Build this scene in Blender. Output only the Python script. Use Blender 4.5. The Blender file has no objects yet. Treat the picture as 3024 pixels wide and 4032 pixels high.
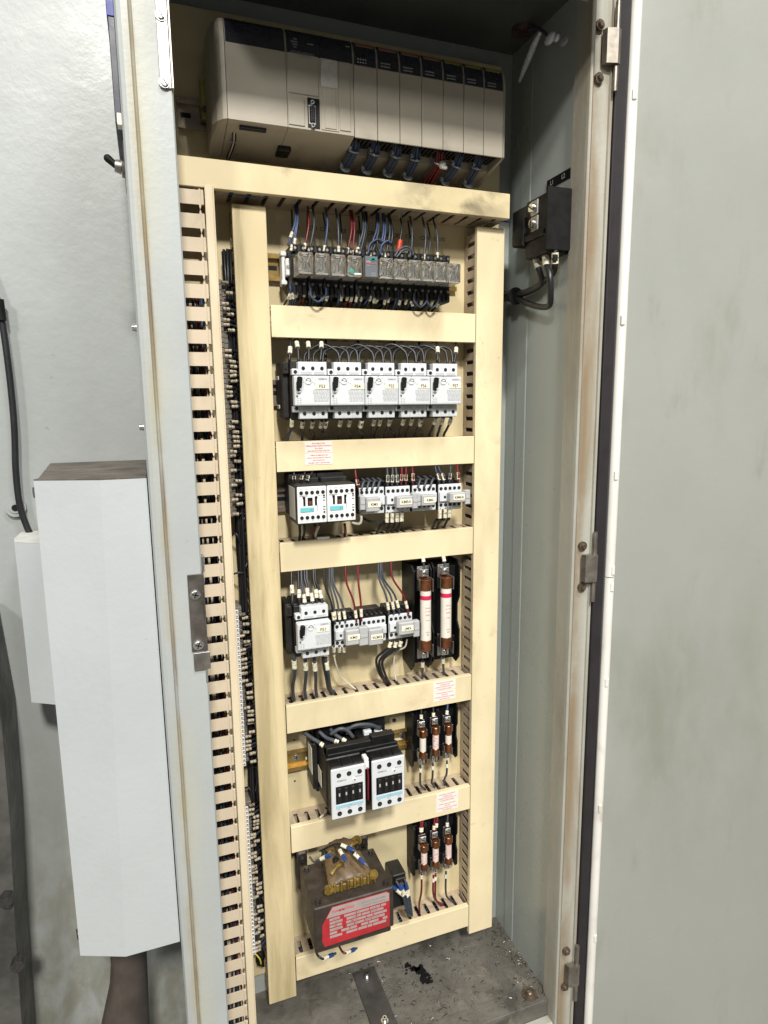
import bpy, bmesh, math, random
from mathutils import Vector, Matrix
random.seed(7)
sc = bpy.context.scene
COL = sc.collection
# ---------------------------------------------------------------- camera
CF = 2493.8256
CC = Vector((-0.15461, -0.84845, 1.0))
CM = Matrix(((0.9391507621889782, 0.06610681858134806, -0.33708416518269463),
             (-0.34332021153133874, 0.1484363180252061, -0.9274146277934141),
             (-0.011272898204908099, 0.9867099614517797, 0.1620998881489101)))
cam = bpy.data.cameras.new('camera'); co = bpy.data.objects.new('camera', cam); COL.objects.link(co)
cam.sensor_fit = 'HORIZONTAL'; cam.sensor_width = 36; cam.lens = 36 * CF / 3024
cam.clip_start = .01; cam.clip_end = 50
co.matrix_world = Matrix.Translation(CC) @ CM.to_4x4()
sc.camera = co
# ---------------------------------------------------------------- light
w = bpy.data.worlds.new('World'); sc.world = w; w.use_nodes = True
bg = w.node_tree.nodes['Background']; bg.inputs[0].default_value = (.90, .93, .93, 1); bg.inputs[1].default_value = .12
def area(name, loc, target, size, sy, energy, col):
    f_ = 1.7; loc = [t_ + (l_ - t_) * f_ for l_, t_ in zip(loc, (0, -.13, 1.15))]; size *= f_; sy *= f_; energy *= f_ * f_
    l = bpy.data.lights.new(name, 'AREA'); l.shape = 'RECTANGLE'; l.size = size; l.size_y = sy; l.energy = energy; l.color = col
    o = bpy.data.objects.new(name, l); COL.objects.link(o); o.location = loc
    o.rotation_euler = (Vector(target) - Vector(loc)).to_track_quat('-Z', 'Y').to_euler()
T0 = (.12, 0, .85)
area('shop_lamp_main', (-.20, -2.45, 3.05), T0, .30, .30, 118, (1, .97, .91))
area('shop_lamp_side', (-1.75, -2.7, 2.65), T0, .30, .30, 44, (1, .98, .94))
area('fill_lamp', (-2.4, -2.4, 3.3), T0, 1.2, 1.2, 20, (.93, .97, 1.0))  # large soft fill light, added for brightness rather than a known fixture
area('shop_lamp_front', (.55, -1.55, 3.45), T0, .5, .35, 46, (.97, .98, 1.0))
sc.view_settings.view_transform = 'Standard'; sc.view_settings.look = 'None'
sc.view_settings.exposure = -0.10; sc.view_settings.gamma = 1
# ---------------------------------------------------------------- helpers
def U(px, py, x=None, y=None, z=None):
    """point on a real plane (x, y or z fixed) seen at pixel px,py of the photograph"""
    d = CM @ Vector(((px - 1512) / CF, -(py - 2016) / CF, -1))
    t = (x - CC.x) / d.x if x is not None else (y - CC.y) / d.y if y is not None else (z - CC.z) / d.z
    return CC + d * t
def K(oy, s=1.659, ox=1000):
    return lambda a, b, y: U(ox + a / s, oy + b / s, y=y)
class MB:
    def __init__(s): s.v = []; s.f = []
    def face(s, idx, m=0, sm=False): s.f.append((tuple(idx), m, sm))
    def box(s, x0, x1, y0, y1, z0, z1, b=0, m=0, T=None):
        if x1 < x0: x0, x1 = x1, x0
        if y1 < y0: y0, y1 = y1, y0
        if z1 < z0: z0, z1 = z1, z0
        n = len(s.v); c = ((x0 + x1) / 2, (y0 + y1) / 2, (z0 + z1) / 2); h = ((x1 - x0) / 2, (y1 - y0) / 2, (z1 - z0) / 2)
        b = min(b, min(h) * .9)
        V = []
        if b <= 0:
            for sx in (-1, 1):
                for sy in (-1, 1):
                    for sz in (-1, 1): V.append(Vector((c[0] + sx * h[0], c[1] + sy * h[1], c[2] + sz * h[2])))
            F = [(0, 1, 3, 2), (4, 6, 7, 5), (0, 4, 5, 1), (2, 3, 7, 6), (0, 2, 6, 4), (1, 5, 7, 3)]
        else:
            idx = {}
            for sx in (-1, 1):
                for sy in (-1, 1):
                    for sz in (-1, 1):
                        for k in range(3):
                            q = [c[0] + sx * (h[0] - (b if k != 0 else 0)), c[1] + sy * (h[1] - (b if k != 1 else 0)), c[2] + sz * (h[2] - (b if k != 2 else 0))]
                            idx[(sx, sy, sz, k)] = len(V); V.append(Vector(q))
            F = []
            for k in range(3):
                o = [a for a in range(3) if a != k]
                for sg in (-1, 1):
                    q = []
                    for (p, r) in ((-1, -1), (1, -1), (1, 1), (-1, 1)):
                        e = [0, 0, 0]; e[k] = sg; e[o[0]] = p; e[o[1]] = r; q.append(idx[(*e, k)])
                    F.append(q)
                for p in (-1, 1):
                    for r in (-1, 1):
                        e1 = [0, 0, 0]; e1[o[0]] = p; e1[o[1]] = r; e2 = list(e1); e1[k] = -1; e2[k] = 1
                        F.append([idx[(*e1, o[0])], idx[(*e2, o[0])], idx[(*e2, o[1])], idx[(*e1, o[1])]])
            for sx in (-1, 1):
                for sy in (-1, 1):
                    for sz in (-1, 1): F.append([idx[(sx, sy, sz, k)] for k in range(3)])
        s.v += [T @ q for q in V] if T else V
        for q in F: s.face([n + i for i in q], m)
        return s
    def prism(s, poly, ax, a, b, m=0, T=None, smooth=False):
        """polygon (2d, in the two other axes, order kept) extruded on axis ax from a to b"""
        n = len(s.v); k = len(poly)
        for h in (a, b):
            for (p, q) in poly:
                e = [p, q]; e.insert(ax, h); e = Vector(e); s.v.append(T @ e if T else e)
        for i in range(k):
            j = (i + 1) % k; s.face((n + i, n + j, n + k + j, n + k + i), m, smooth)
        if smooth:
            n2 = len(s.v); s.v += s.v[n:n + 2 * k]; n = n2
        s.face([n + i for i in range(k)][::-1], m); s.face([n + k + i for i in range(k)], m)
        return s
    def cyl(s, p, q, r, seg=16, r2=None, m=0, caps=True):
        p = Vector(p); q = Vector(q); d = (q - p).normalized(); r2 = r if r2 is None else r2
        a = d.orthogonal().normalized(); b = d.cross(a); n = len(s.v)
        ring = [(math.cos(t) * a + math.sin(t) * b) for t in [2 * math.pi * i / seg for i in range(seg)]]
        s.v += [p + e * r for e in ring] + [q + e * r2 for e in ring]
        for i in range(seg):
            j = (i + 1) % seg; s.face((n + i, n + j, n + seg + j, n + seg + i), m, True)
        if caps:
            n2 = len(s.v); s.v += s.v[n:n + 2 * seg]
            s.face([n2 + i for i in range(seg)][::-1], m); s.face([n2 + seg + i for i in range(seg)], m)
        return s
    def tube(s, pts, r, seg=7, m=0, res=5):
        P = smooth(pts, res); n = len(s.v); up = None
        for i, p in enumerate(P):
            d = (P[min(i + 1, len(P) - 1)] - P[max(i - 1, 0)]).normalized()
            if up is None: up = d.orthogonal().normalized()
            up = (up - d * up.dot(d)).normalized(); b = d.cross(up)
            rr = r(i / (len(P) - 1)) if callable(r) else r
            for k in range(seg):
                t = 2 * math.pi * k / seg; s.v.append(p + (math.cos(t) * up + math.sin(t) * b) * rr)
        for i in range(len(P) - 1):
            for k in range(seg):
                j = (k + 1) % seg; s.face((n + i * seg + k, n + i * seg + j, n + (i + 1) * seg + j, n + (i + 1) * seg + k), m, True)
        s.face([n + k for k in range(seg)][::-1], m); e = n + (len(P) - 1) * seg; s.face([e + k for k in range(seg)], m)
        return s
    def sphere(s, c, r, m=0, seg=12, sc3=(1, 1, 1)):
        c = Vector(c); n = len(s.v); rows = seg // 2
        for i in range(rows + 1):
            ph = math.pi * i / rows
            for j in range(seg):
                th = 2 * math.pi * j / seg
                s.v.append(c + Vector((r * sc3[0] * math.sin(ph) * math.cos(th), r * sc3[1] * math.sin(ph) * math.sin(th), r * sc3[2] * math.cos(ph))))
        for i in range(rows):
            for j in range(seg):
                k = (j + 1) % seg; s.face((n + i * seg + j, n + i * seg + k, n + (i + 1) * seg + k, n + (i + 1) * seg + j), m, True)
        return s
    def quad(s, *p, m=0):
        n = len(s.v); s.v += [Vector(q) for q in p]; s.face([n + i for i in range(len(p))], m); return s
def smooth(pts, res):
    P = [Vector(p) for p in pts]
    if len(P) < 3: return P
    Q = [P[0] * 2 - P[1]] + P + [P[-1] * 2 - P[-2]]; out = []
    for i in range(1, len(Q) - 2):
        for k in range(res):
            t = k / res; a, b, c, d = Q[i - 1:i + 3]
            out.append(.5 * ((2 * b) + (c - a) * t + (2 * a - 5 * b + 4 * c - d) * t * t + (3 * b - a - 3 * c + d) * t ** 3))
    out.append(P[-1]); return out
ORG = {}
def obj(name, mb, mats, parent=None, org=None):
    if not isinstance(mats, (list, tuple)): mats = [mats]
    if parent is not None: o3 = ORG[parent.name]
    else:
        if org is None:
            lo = Vector([min(v[i] for v in mb.v) for i in range(3)]); hi = Vector([max(v[i] for v in mb.v) for i in range(3)])
            org = (lo + hi) / 2; org.z = lo.z
        o3 = Vector(org)
    me = bpy.data.meshes.new(name); me.from_pydata([tuple(v - o3) for v in mb.v], [], [f[0] for f in mb.f])
    for m in mats: me.materials.append(m)
    bm = bmesh.new(); bm.from_mesh(me); bm.faces.ensure_lookup_table()
    for f, (idx, mi, sm) in zip(bm.faces, mb.f): f.material_index = mi; f.smooth = sm
    bmesh.ops.recalc_face_normals(bm, faces=bm.faces); bm.to_mesh(me); bm.free()
    o = bpy.data.objects.new(name, me); COL.objects.link(o)
    if parent is not None: o.parent = parent
    else: o.location = o3
    ORG[o.name] = o3
    return o
def tag(o, label, cat, group=None, kind=None):
    if label: o['label'] = label
    if cat: o['category'] = cat
    if group: o['group'] = group
    if kind: o['kind'] = kind
    return o
def thing(name, loc, label, cat, group=None):
    o = bpy.data.objects.new(name, None); COL.objects.link(o); o.location = loc; o.empty_display_size = .01
    ORG[o.name] = Vector(loc); return tag(o, label, cat, group)
def dup(o, loc, label=None, skip=()):
    def rec(s, par):
        c = s.copy(); COL.objects.link(c)
        if par is not None: c.parent = par
        for ch in s.children:
            if ch.name.split('.')[0] not in skip: rec(ch, c)
        return c
    c = rec(o, None); c.location = loc; ORG[c.name] = Vector(loc)
    if label: c['label'] = label
    return c
def lettering(items, mat, parent, name='lettering', R=None):
    """items: (text, size, x, y, z, flip) facing -y ; or with R a 4x4 placing the text plane"""
    mb = MB()
    for (s, size, x, y, z, flip) in items:
        cu = bpy.data.curves.new('t', 'FONT'); cu.body = s; cu.size = size; cu.align_x = 'CENTER'; cu.align_y = 'CENTER'; cu.resolution_u = 2
        cu.offset = size * .012
        ob = bpy.data.objects.new('t', cu); me = bpy.data.meshes.new_from_object(ob)
        Tm = Matrix.Translation((x, y, z)) @ (R if R else Matrix.Rotation(math.pi / 2, 4, 'X')) @ Matrix.Rotation(math.pi if flip else 0, 4, 'Z')
        n = len(mb.v); mb.v += [Tm @ v.co for v in me.vertices]
        for p in me.polygons: mb.face([n + i for i in p.vertices])
        bpy.data.objects.remove(ob); bpy.data.curves.remove(cu); bpy.data.meshes.remove(me)
    return obj(name, mb, mat, parent)
ORD = 'first second third fourth fifth sixth seventh eighth ninth tenth eleventh twelfth thirteenth fourteenth fifteenth sixteenth seventeenth eighteenth nineteenth twentieth'.split() + ['twenty-' + a for a in 'first second third fourth fifth sixth seventh eighth ninth'.split()] + ['thirtieth'] + ['thirty-' + a for a in 'first second third fourth'.split()]
# ---------------------------------------------------------------- materials
def mat(name, col, rough=.5, metal=0, var=.10, vs=25, dirts=(), bump=None, bands=(), trans=0, ior=1.45, coat=0, emit=None, spec=None):
    m = bpy.data.materials.new(name); m.use_nodes = True; nt = m.node_tree; N = nt.nodes; L = nt.links
    b = N['Principled BSDF']; b.inputs['Roughness'].default_value = rough; b.inputs['Metallic'].default_value = metal
    if trans: b.inputs['Transmission Weight'].default_value = trans; b.inputs['IOR'].default_value = ior
    if coat: b.inputs['Coat Weight'].default_value = coat
    if spec is not None: b.inputs['Specular IOR Level'].default_value = spec
    geo = N.new('ShaderNodeNewGeometry')
    def noise(scale, stretch=(1, 1, 1), detail=5, dist=0, off=0):
        mp = N.new('ShaderNodeMapping'); mp.inputs['Scale'].default_value = stretch; mp.inputs['Location'].default_value = (off, off * 1.7, off * .3)
        L.new(geo.outputs['Position'], mp.inputs[0])
        n = N.new('ShaderNodeTexNoise'); n.inputs['Scale'].default_value = scale; n.inputs['Detail'].default_value = detail
        n.inputs['Roughness'].default_value = .6; n.inputs['Distortion'].default_value = dist
        L.new(mp.outputs[0], n.inputs['Vector']); return n.outputs[0]
    def mrange(s, a, c, lo=0, hi=1):
        r = N.new('ShaderNodeMapRange'); r.interpolation_type = 'SMOOTHSTEP'; L.new(s, r.inputs[0])
        r.inputs[1].default_value = a; r.inputs[2].default_value = c; r.inputs[3].default_value = lo; r.inputs[4].default_value = hi; return r.outputs[0]
    def mul(a, c):
        x = N.new('ShaderNodeMath'); x.operation = 'MULTIPLY'; L.new(a, x.inputs[0])
        if isinstance(c, (int, float)): x.inputs[1].default_value = c
        else: L.new(c, x.inputs[1])
        return x.outputs[0]
    def mix(f, a, c):
        x = N.new('ShaderNodeMix'); x.data_type = 'RGBA'; L.new(f, x.inputs[0])
        for q, s in ((a, x.inputs[6]), (c, x.inputs[7])):
            if isinstance(q, tuple): s.default_value = (*q[:3], 1)
            else: L.new(q, s)
        return x.outputs[2]
    cur = mix(mrange(noise(vs), .3, .7), tuple(c * (1 - var) for c in col), tuple(min(1, c * (1 + var * .6)) for c in col))
    for i, (dc, scl, lo, hi, amt, st) in enumerate(dirts):
        cur = mix(mul(mrange(noise(scl, st, 6, .4, i * 3.1 + 1), lo, hi), amt), cur, dc)
    for i, (ax, c0, wd, dc, amt, lo, hi, st) in enumerate(bands):       # stain and painted-shade bands round a coordinate
        sp = N.new('ShaderNodeSeparateXYZ'); L.new(geo.outputs['Position'], sp.inputs[0])
        a = N.new('ShaderNodeMath'); a.operation = 'SUBTRACT'; L.new(sp.outputs[ax], a.inputs[0]); a.inputs[1].default_value = c0
        a2 = N.new('ShaderNodeMath'); a2.operation = 'ABSOLUTE'; L.new(a.outputs[0], a2.inputs[0])
        k = mul(mrange(a2.outputs[0], 0, wd, 1, 0), mrange(noise(14, st, 6, .3, 5 + i), lo, hi))
        cur = mix(mul(k, amt), cur, dc)
    L.new(cur, b.inputs['Base Color'])
    rr = mrange(noise(vs * 1.7, off=9), .2, .8, max(0, rough - .08), min(1, rough + .1)); L.new(rr, b.inputs['Roughness'])
    if bump:
        bp = N.new('ShaderNodeBump'); bp.inputs['Strength'].default_value = bump[1]; bp.inputs['Distance'].default_value = bump[2] if len(bump) > 2 else .001
        L.new(noise(bump[0], detail=3), bp.inputs['Height']); L.new(bp.outputs[0], b.inputs['Normal'])
    if emit: b.inputs['Emission Color'].default_value = (*emit[0], 1); b.inputs['Emission Strength'].default_value = emit[1]
    return m
I3 = (1, 1, 1)
brown = (.16, .11, .06)
CREAM = mat('cream_pvc', (.77, .655, .42), .42, var=.05, vs=9, dirts=[((.38, .28, .14), 11, .57, .76, .6, (1, 1, .7)), ((.24, .18, .10), 70, .64, .76, .45, I3), ((.46, .38, .22), 5, .48, .72, .5, (1.5, 1, .5)), ((.22, .17, .10), 26, .66, .80, .5, (.5, 1, 1.6))], bump=(300, .12, .0005))
CREAMTOP = mat('cream_pvc_sooty', (.76, .64, .39), .42, var=.05, vs=9, dirts=[((.16, .13, .09), 13, .60, .80, .5, (1, 1, 1.4)), ((.45, .36, .2), 5, .5, .75, .4, I3)], bands=[(0, .255, .12, (.13, .105, .075), .85, .42, .62, (1, 1, 1.3))], bump=(300, .12, .0005))
CREAMV = mat('cream_pvc_greasy', (.70, .58, .345), .42, var=.05, vs=8, dirts=[((.34, .27, .13), 5, .42, .68, .75, (6, 1, .55)), ((.25, .19, .10), 24, .62, .78, .45, (1, 1, .6)), ((.30, .22, .12), 60, .68, .8, .35, I3)], bump=(300, .12, .0005))
SLOT = mat('tan_slotted_pvc', (.47, .38, .27), .5, var=.1, vs=20, dirts=[((.14, .10, .07), 30, .5, .75, .6, I3)])
SLOTL = mat('tan_slotted_pvc_clean', (.70, .585, .43), .45, var=.06, vs=12, dirts=[((.3, .23, .15), 14, .55, .8, .35, I3)])
PLATE = mat('cream_painted_steel', (.66, .56, .34), .38, var=.06, vs=10, dirts=[((.35, .27, .14), 7, .55, .8, .5, (1, 1, .5))], bump=(200, .1, .0005))
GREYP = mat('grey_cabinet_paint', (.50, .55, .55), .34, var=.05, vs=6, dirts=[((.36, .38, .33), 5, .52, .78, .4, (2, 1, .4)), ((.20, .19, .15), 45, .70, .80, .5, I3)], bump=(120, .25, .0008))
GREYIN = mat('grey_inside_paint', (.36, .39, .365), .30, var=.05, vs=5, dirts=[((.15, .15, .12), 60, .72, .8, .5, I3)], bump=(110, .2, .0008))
DARKIN = mat('shaded_inside_paint', (.10, .11, .10), .4, var=.2, vs=8)  # inside paint darkened; the ceiling's shade is put into the colour
BLACK = mat('black_plastic', (.008, .008, .008), .5, var=.3, vs=60, spec=.25)
BLACKM = mat('black_dusty_plastic', (.011, .010, .009), .5, var=.4, vs=80, dirts=[((.08, .068, .055), 90, .58, .8, .4, I3)])
RUBBER = mat('rubber_seal', (.018, .014, .016), .6, var=.2)
STEEL = mat('worn_steel', (.42, .40, .37), .42, 1, var=.2, vs=50, dirts=[((.20, .13, .09), 30, .5, .8, .6, I3)])
SCREW = mat('bright_screw', (.72, .72, .70), .28, 1, var=.1, vs=200)
DARKSCR = mat('dark_screw', (.10, .095, .09), .35, .8, var=.3, vs=300)
BRONZE = mat('yellow_zinc', (.52, .36, .13), .32, .85, var=.25, vs=30, dirts=[((.1, .06, .03), 25, .5, .75, .6, I3)])
ZINC = mat('dull_zinc_rail', (.36, .30, .24), .4, .8, var=.2, vs=40)
LGREY = mat('light_grey_plastic', (.63, .65, .66), .42, var=.04, vs=30, dirts=[((.36, .36, .36), 26, .56, .8, .35, I3)])
MGREY = mat('grey_plastic', (.42, .42, .41), .45, var=.06, vs=40)
WHITE = mat('white_plastic', (.76, .76, .74), .4, var=.05, vs=40)
CREAML = mat('marker_sleeve_plastic', (.78, .72, .55), .45, var=.1, vs=200, dirts=[((.05, .04, .03), 420, .58, .62, .9, I3)])
LABEL = mat('paper_label', (.80, .76, .60), .5, var=.04, vs=60)
INK = mat('black_ink', (.02, .02, .02), .5, var=0)
GREYINK = mat('grey_print', (.22, .22, .22), .5, var=0)
REDINK = mat('red_print', (.62, .05, .07), .5, var=.1, vs=300)
PAPER = mat('white_sticker', (.80, .76, .70), .45, var=.03, vs=60)
CREAMD = mat('shaded_sleeve_plastic', (.42, .355, .25), .5, var=.25, vs=200, dirts=[((.05, .04, .03), 380, .54, .60, .9, I3)])  # darker sleeve copy; the dim gap's shade is put into the colour
RED = mat('red_wire', (.15, .009, .014), .4, var=.1)
BLUE = mat('blue_wire', (.035, .06, .13), .42, var=.2)
SLATE = mat('slate_wire', (.038, .048, .064), .42, var=.2)
WBLACK = mat('black_wire', (.014, .014, .016), .4, var=.2)
WGREY = mat('grey_wire', (.06, .066, .078), .42, var=.2)
WWHITE = mat('white_wire', (.70, .66, .55), .45, var=.05)
TEAL = mat('teal_label', (.16, .50, .52), .4, var=.04)
PALEBL = mat('pale_blue_label', (.33, .53, .62), .35, var=.04)
COPPER = mat('copper_cap', (.42, .17, .08), .3, .95, var=.3, vs=80, dirts=[((.10, .04, .02), 60, .5, .75, .6, I3)])
TUBEW = mat('white_fuse_tube', (.74, .69, .60), .5, var=.05, vs=60, dirts=[((.5, .3, .22), 240, .62, .68, .5, I3)])
TUBEP = mat('pink_printed_tube', (.72, .60, .55), .5, var=.05, vs=60, dirts=[((.6, .10, .12), 260, .53, .58, .7, I3)])
PLCB = mat('beige_plc_plastic', (.39, .35, .28), .42, var=.05, vs=18, dirts=[((.20, .17, .13), 16, .56, .76, .6, I3), ((.46, .42, .34), 7, .5, .75, .35, I3)], bump=(350, .1, .0004))
PLCD = mat('navy_led_band', (.014, .015, .024), .3, var=.3, vs=60)
PINK = mat('orange_label', (.30, .13, .09), .5, var=.1)
YEL = mat('yellow_label', (.30, .26, .05), .5, var=.1)
CLEAR = mat('clear_relay_case', (.95, .92, .84), .10, var=.03, trans=.94, ior=1.25)
COIL = mat('relay_coil', (.55, .48, .34), .4, var=.2, vs=200)
GREEN = mat('green_print', (.03, .35, .25), .4, var=.05)
IRON = mat('dark_laminated_iron', (.040, .029, .021), .55, .1, var=.3, vs=60, dirts=[((.12, .095, .07), 30, .5, .75, .5, I3)], bump=(250, .3, .001))
COILP = mat('kraft_coil_paper', (.15, .095, .045), .5, var=.3, vs=50, dirts=[((.05, .03, .02), 40, .5, .7, .7, (1, .4, 1)), ((.40, .33, .22), 35, .62, .74, .6, (1, .3, 1))], bump=(120, .5, .002))
AMBER = mat('amber_bobbin', (.21, .135, .025), .25, var=.4, vs=90, dirts=[((.05, .03, .012), 110, .48, .66, .85, I3)])
PLATER = mat('red_nameplate', (.42, .022, .03), .35, var=.15, vs=60, dirts=[((.12, .04, .03), 50, .55, .75, .6, I3)])
PLATES = mat('silver_nameplate', (.42, .35, .33), .35, .2, var=.08, vs=80)
FLOORM = mat('oily_floor_plate', (.135, .124, .105), .55, var=.25, vs=16, dirts=[((.04, .037, .03), 14, .5, .72, .8, I3), ((.24, .21, .165), 28, .54, .72, .6, I3), ((.04, .03, .02), 70, .6, .75, .6, I3)], bump=(90, .5, .003))
SHOP = mat('concrete_floor', (.20, .19, .17), .8, var=.3, vs=6, bump=(60, .4, .004))
BGP = mat('machine_grey_paint', (.40, .44, .435), .25, var=.05, vs=4, dirts=[((.25, .25, .19), 3, .5, .78, .5, (1.5, 1, .8)), ((.15, .15, .12), 50, .72, .8, .5, I3)], bump=(70, .35, .0012))
DOORH = mat('dull_hinge_steel', (.30, .27, .23), .45, .85, var=.3, vs=60, dirts=[((.16, .10, .06), 40, .5, .75, .6, I3)])
BGLOW = mat('machine_stained_paint', (.33, .35, .31), .42, var=.12, vs=18, dirts=[((.13, .12, .09), 7, .45, .75, .7, (1.5, 1, .8)), ((.10, .09, .07), 60, .62, .75, .6, I3)], bump=(70, .6, .002))
BOXW = mat('pale_box_paint', (.445, .465, .47), .4, var=.04, vs=7, dirts=[((.44, .47, .47), 9, .55, .8, .4, (1, 1, .6)), ((.15, .12, .10), 50, .72, .8, .6, I3)], bump=(100, .3, .001))
DUST = mat('oily_dust', (.115, .098, .08), .7, var=.35, vs=20, dirts=[((.35, .33, .30), 14, .56, .75, .6, (.5, 1, 1))], bump=(120, .5, .003))
NAVY = mat('blue_plate', (.03, .04, .25), .4, var=.1)
DOORP = mat('door_inner_paint', (.315, .322, .292), .33, var=.04, vs=4, dirts=[((.24, .24, .17), 1.7, .50, .80, .55, (1.3, 1, .7)), ((.22, .22, .16), 14, .56, .80, .45, (1.5, 1, .6)), ((.15, .13, .10), 60, .74, .8, .5, I3)], bump=(90, .22, .001), bands=[(2, .50, .42, (.19, .19, .14), .55, .44, .72, (.32, .3, .14)), (2, 1.25, .5, (.22, .22, .17), .5, .50, .70, (.5, .5, .2))])  # lower soft dark band paints in a blurry reflection; the dirts are stains
GASK = mat('dirty_white_strip', (.74, .72, .66), .45, var=.05, vs=12, dirts=[((.40, .30, .20), 25, .52, .75, .5, (1, 1, .5))])
LZ = 1.474; YF = -.13; YB = .042; YW = .06; XW = .3868; ZF = .065; ZT = 1.515
# ================================================================ setting
mb = MB(); mb.quad((-3, -3, -.12), (3, -3, -.12), (3, 1.5, -.12), (-3, 1.5, -.12))
tag(obj('floor', mb, SHOP), 'grey concrete shop floor', None, kind='structure'); bpy.data.objects['floor'].pop('category', None)
# ---------------------------------------------------------------- machine behind on the left
BGM = mat('machine_panel_paint', (.325, .342, .33), .40, var=.06, vs=5,
          dirts=[((.17, .17, .13), 50, .66, .80, .6, I3), ((.24, .25, .19), 4, .52, .78, .4, (1.5, 1, .7))],
          bands=[(2, .0, .62, (.20, .19, .14), .75, .30, .62, (2, 1, 1)), (0, -.47, .09, (.26, .25, .19), .6, .3, .6, (1, 1, .3))], bump=(60, .4, .0015))
t = thing('machine_enclosure', (-.6, .14, -.12), 'large grey painted machine panel standing behind the cabinet on the left', 'machine panel')
mb = MB(); mb.box(-1.6, -.42, .140, .16, -.12, 2.3, .003); obj('panel', mb, BGM, t)
mb = MB(); mb.box(-.417, .5, .143, .16, -.12, 2.3, .003); obj('panel', mb, BGM, t)
g = U(62, 1998, y=.138); mb = MB(); mb.cyl((g.x, .143, g.z), (g.x, .136, g.z), .013, 24); mb.cyl((g.x, .137, g.z), (g.x, .1345, g.z), .008, 20)
gp = obj('grommet', mb, BGM, t); mb = MB(); mb.cyl((g.x, .135, g.z), (g.x, .1335, g.z), .0045, 16); obj('hole', mb, BLACK, gp)
# dark column far left
t = thing('machine_column', (-.47, .05, -.12), 'dark oily machine column at the lower left edge', 'column')
mb = MB(); a = U(0, 2600, y=.05); b_ = U(75, 3900, y=.05)
mb.prism([(U(-300, 2700, y=.05).x, .74), (U(-40, 2700, y=.05).x, .74), (U(12, 2900, y=.05).x, .60), (U(35, 3200, y=.05).x, .46), (U(62, 3700, y=.05).x, .28), (U(60, 4100, y=.05).x, -.12), (U(-300, 4100, y=.05).x, -.12)], 1, .05, .135)
obj('body', mb, mat('oily_column_paint', (.07, .068, .06), .45, var=.4, vs=14, dirts=[((.02, .018, .016), 10, .45, .7, .7, I3)], bump=(60, .5, .003)), t)
for q in ((75, 3780), (28, 3530)):
    p = U(*q, y=.048); mb = MB(); mb.cyl((p.x, .052, p.z), (p.x, .036, p.z), .009, 6); obj('bolt', mb, DARKSCR, t)
# ---------------------------------------------------------------- cabinet
cab = thing('electrical_cabinet', (.11, 0, -.1), 'open grey steel electrical cabinet with streaky rusty frame', 'cabinet')
xo = U(539, 1300, y=YF).x; xg = U(597, 1300, y=YF).x; xi = U(738, 1300, y=YF).x
xr = [U(p, 700, y=YF).x for p in (2262, 2306, 2320, 2394, 2411, 2456, 2494)]
rust = (.34, .23, .10)
FRL = mat('left_frame_paint', (.385, .405, .395), .45, var=.05, vs=8, dirts=[((.40, .42, .36), 6, .5, .78, .45, (2, 1, .3)), ((.18, .16, .12), 60, .7, .8, .5, I3)],
          bands=[(0, xg + .0010, .0035, (.18, .10, .04), .85, .34, .62, (1, 1, .5)), (0, xg - .001, .010, (.32, .26, .14), .75, .38, .62, (1, 1, .35)), (0, xg + .006, .022, (.44, .43, .32), .55, .38, .66, (1, 1, .3))], bump=(140, .3, .0008))
FRR = mat('right_frame_paint', (.40, .395, .34), .45, var=.08, vs=8, dirts=[((.24, .18, .11), 12, .42, .70, .65, (2, 1, .2)), ((.18, .14, .10), 70, .66, .8, .5, I3)],
          bands=[(0, xr[2], .006, (.12, .065, .03), .9, .2, .5, (1, 1, .5)), (0, xr[2] + .012, .016, (.23, .155, .08), .8, .3, .58, (1, 1, .3))], bump=(120, .35, .001))
mb = MB()
mb.prism([(xo, YF + .014), (xo, YF + .006), (xo + .002, YF + .002), (xo + .006, YF), (xg - .002, YF), (xg - .0008, YF + .0022), (xg, YF + .003), (xg + .0008, YF + .0022), (xg + .002, YF),
          (xi - .0015, YF), (xi, YF + .0015), (xi, YF + .022), (xi - .002, YF + .022), (xi - .002, YF + .014)], 2, -.1, 1.62)
obj('frame_post', mb, FRL, cab)
mb = MB(); mb.box(xo, xo + .002, YF + .0145, YW, -.1, 1.62); obj('side_wall', mb, GREYP, cab)
mb = MB()
mb.prism([(xr[1] - .0015, YF + .028), (xr[1] - .0015, YF + .0015), (xr[1] - .001, YF - .003), (xr[1], YF - .004), (xr[1] + .0015, YF - .005), (xr[2] - .001, YF - .003), (xr[2], YF + .008), (xr[2] + .0015, YF + .009),
          (xr[3], YF + .006), (xr[3] + .0006, YF + .003), (xr[3] + .0015, YF + .003), (xr[3] + .002, YF + .006), (xr[4], YF + .006), (xr[4], YF + .03), (xr[1] + .001, YF + .03)], 2, -.1, 1.62)
obj('frame_post', mb, FRR, cab)
mb = MB(); mb.box(xr[1] + .0015, xr[4], YF + .0305, YF + .034, -.1, 1.62); mb.box(XW, XW + .002, YF + .026, YW + .02, -.1, ZT); obj('side_wall', mb, GREYIN, cab)
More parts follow.
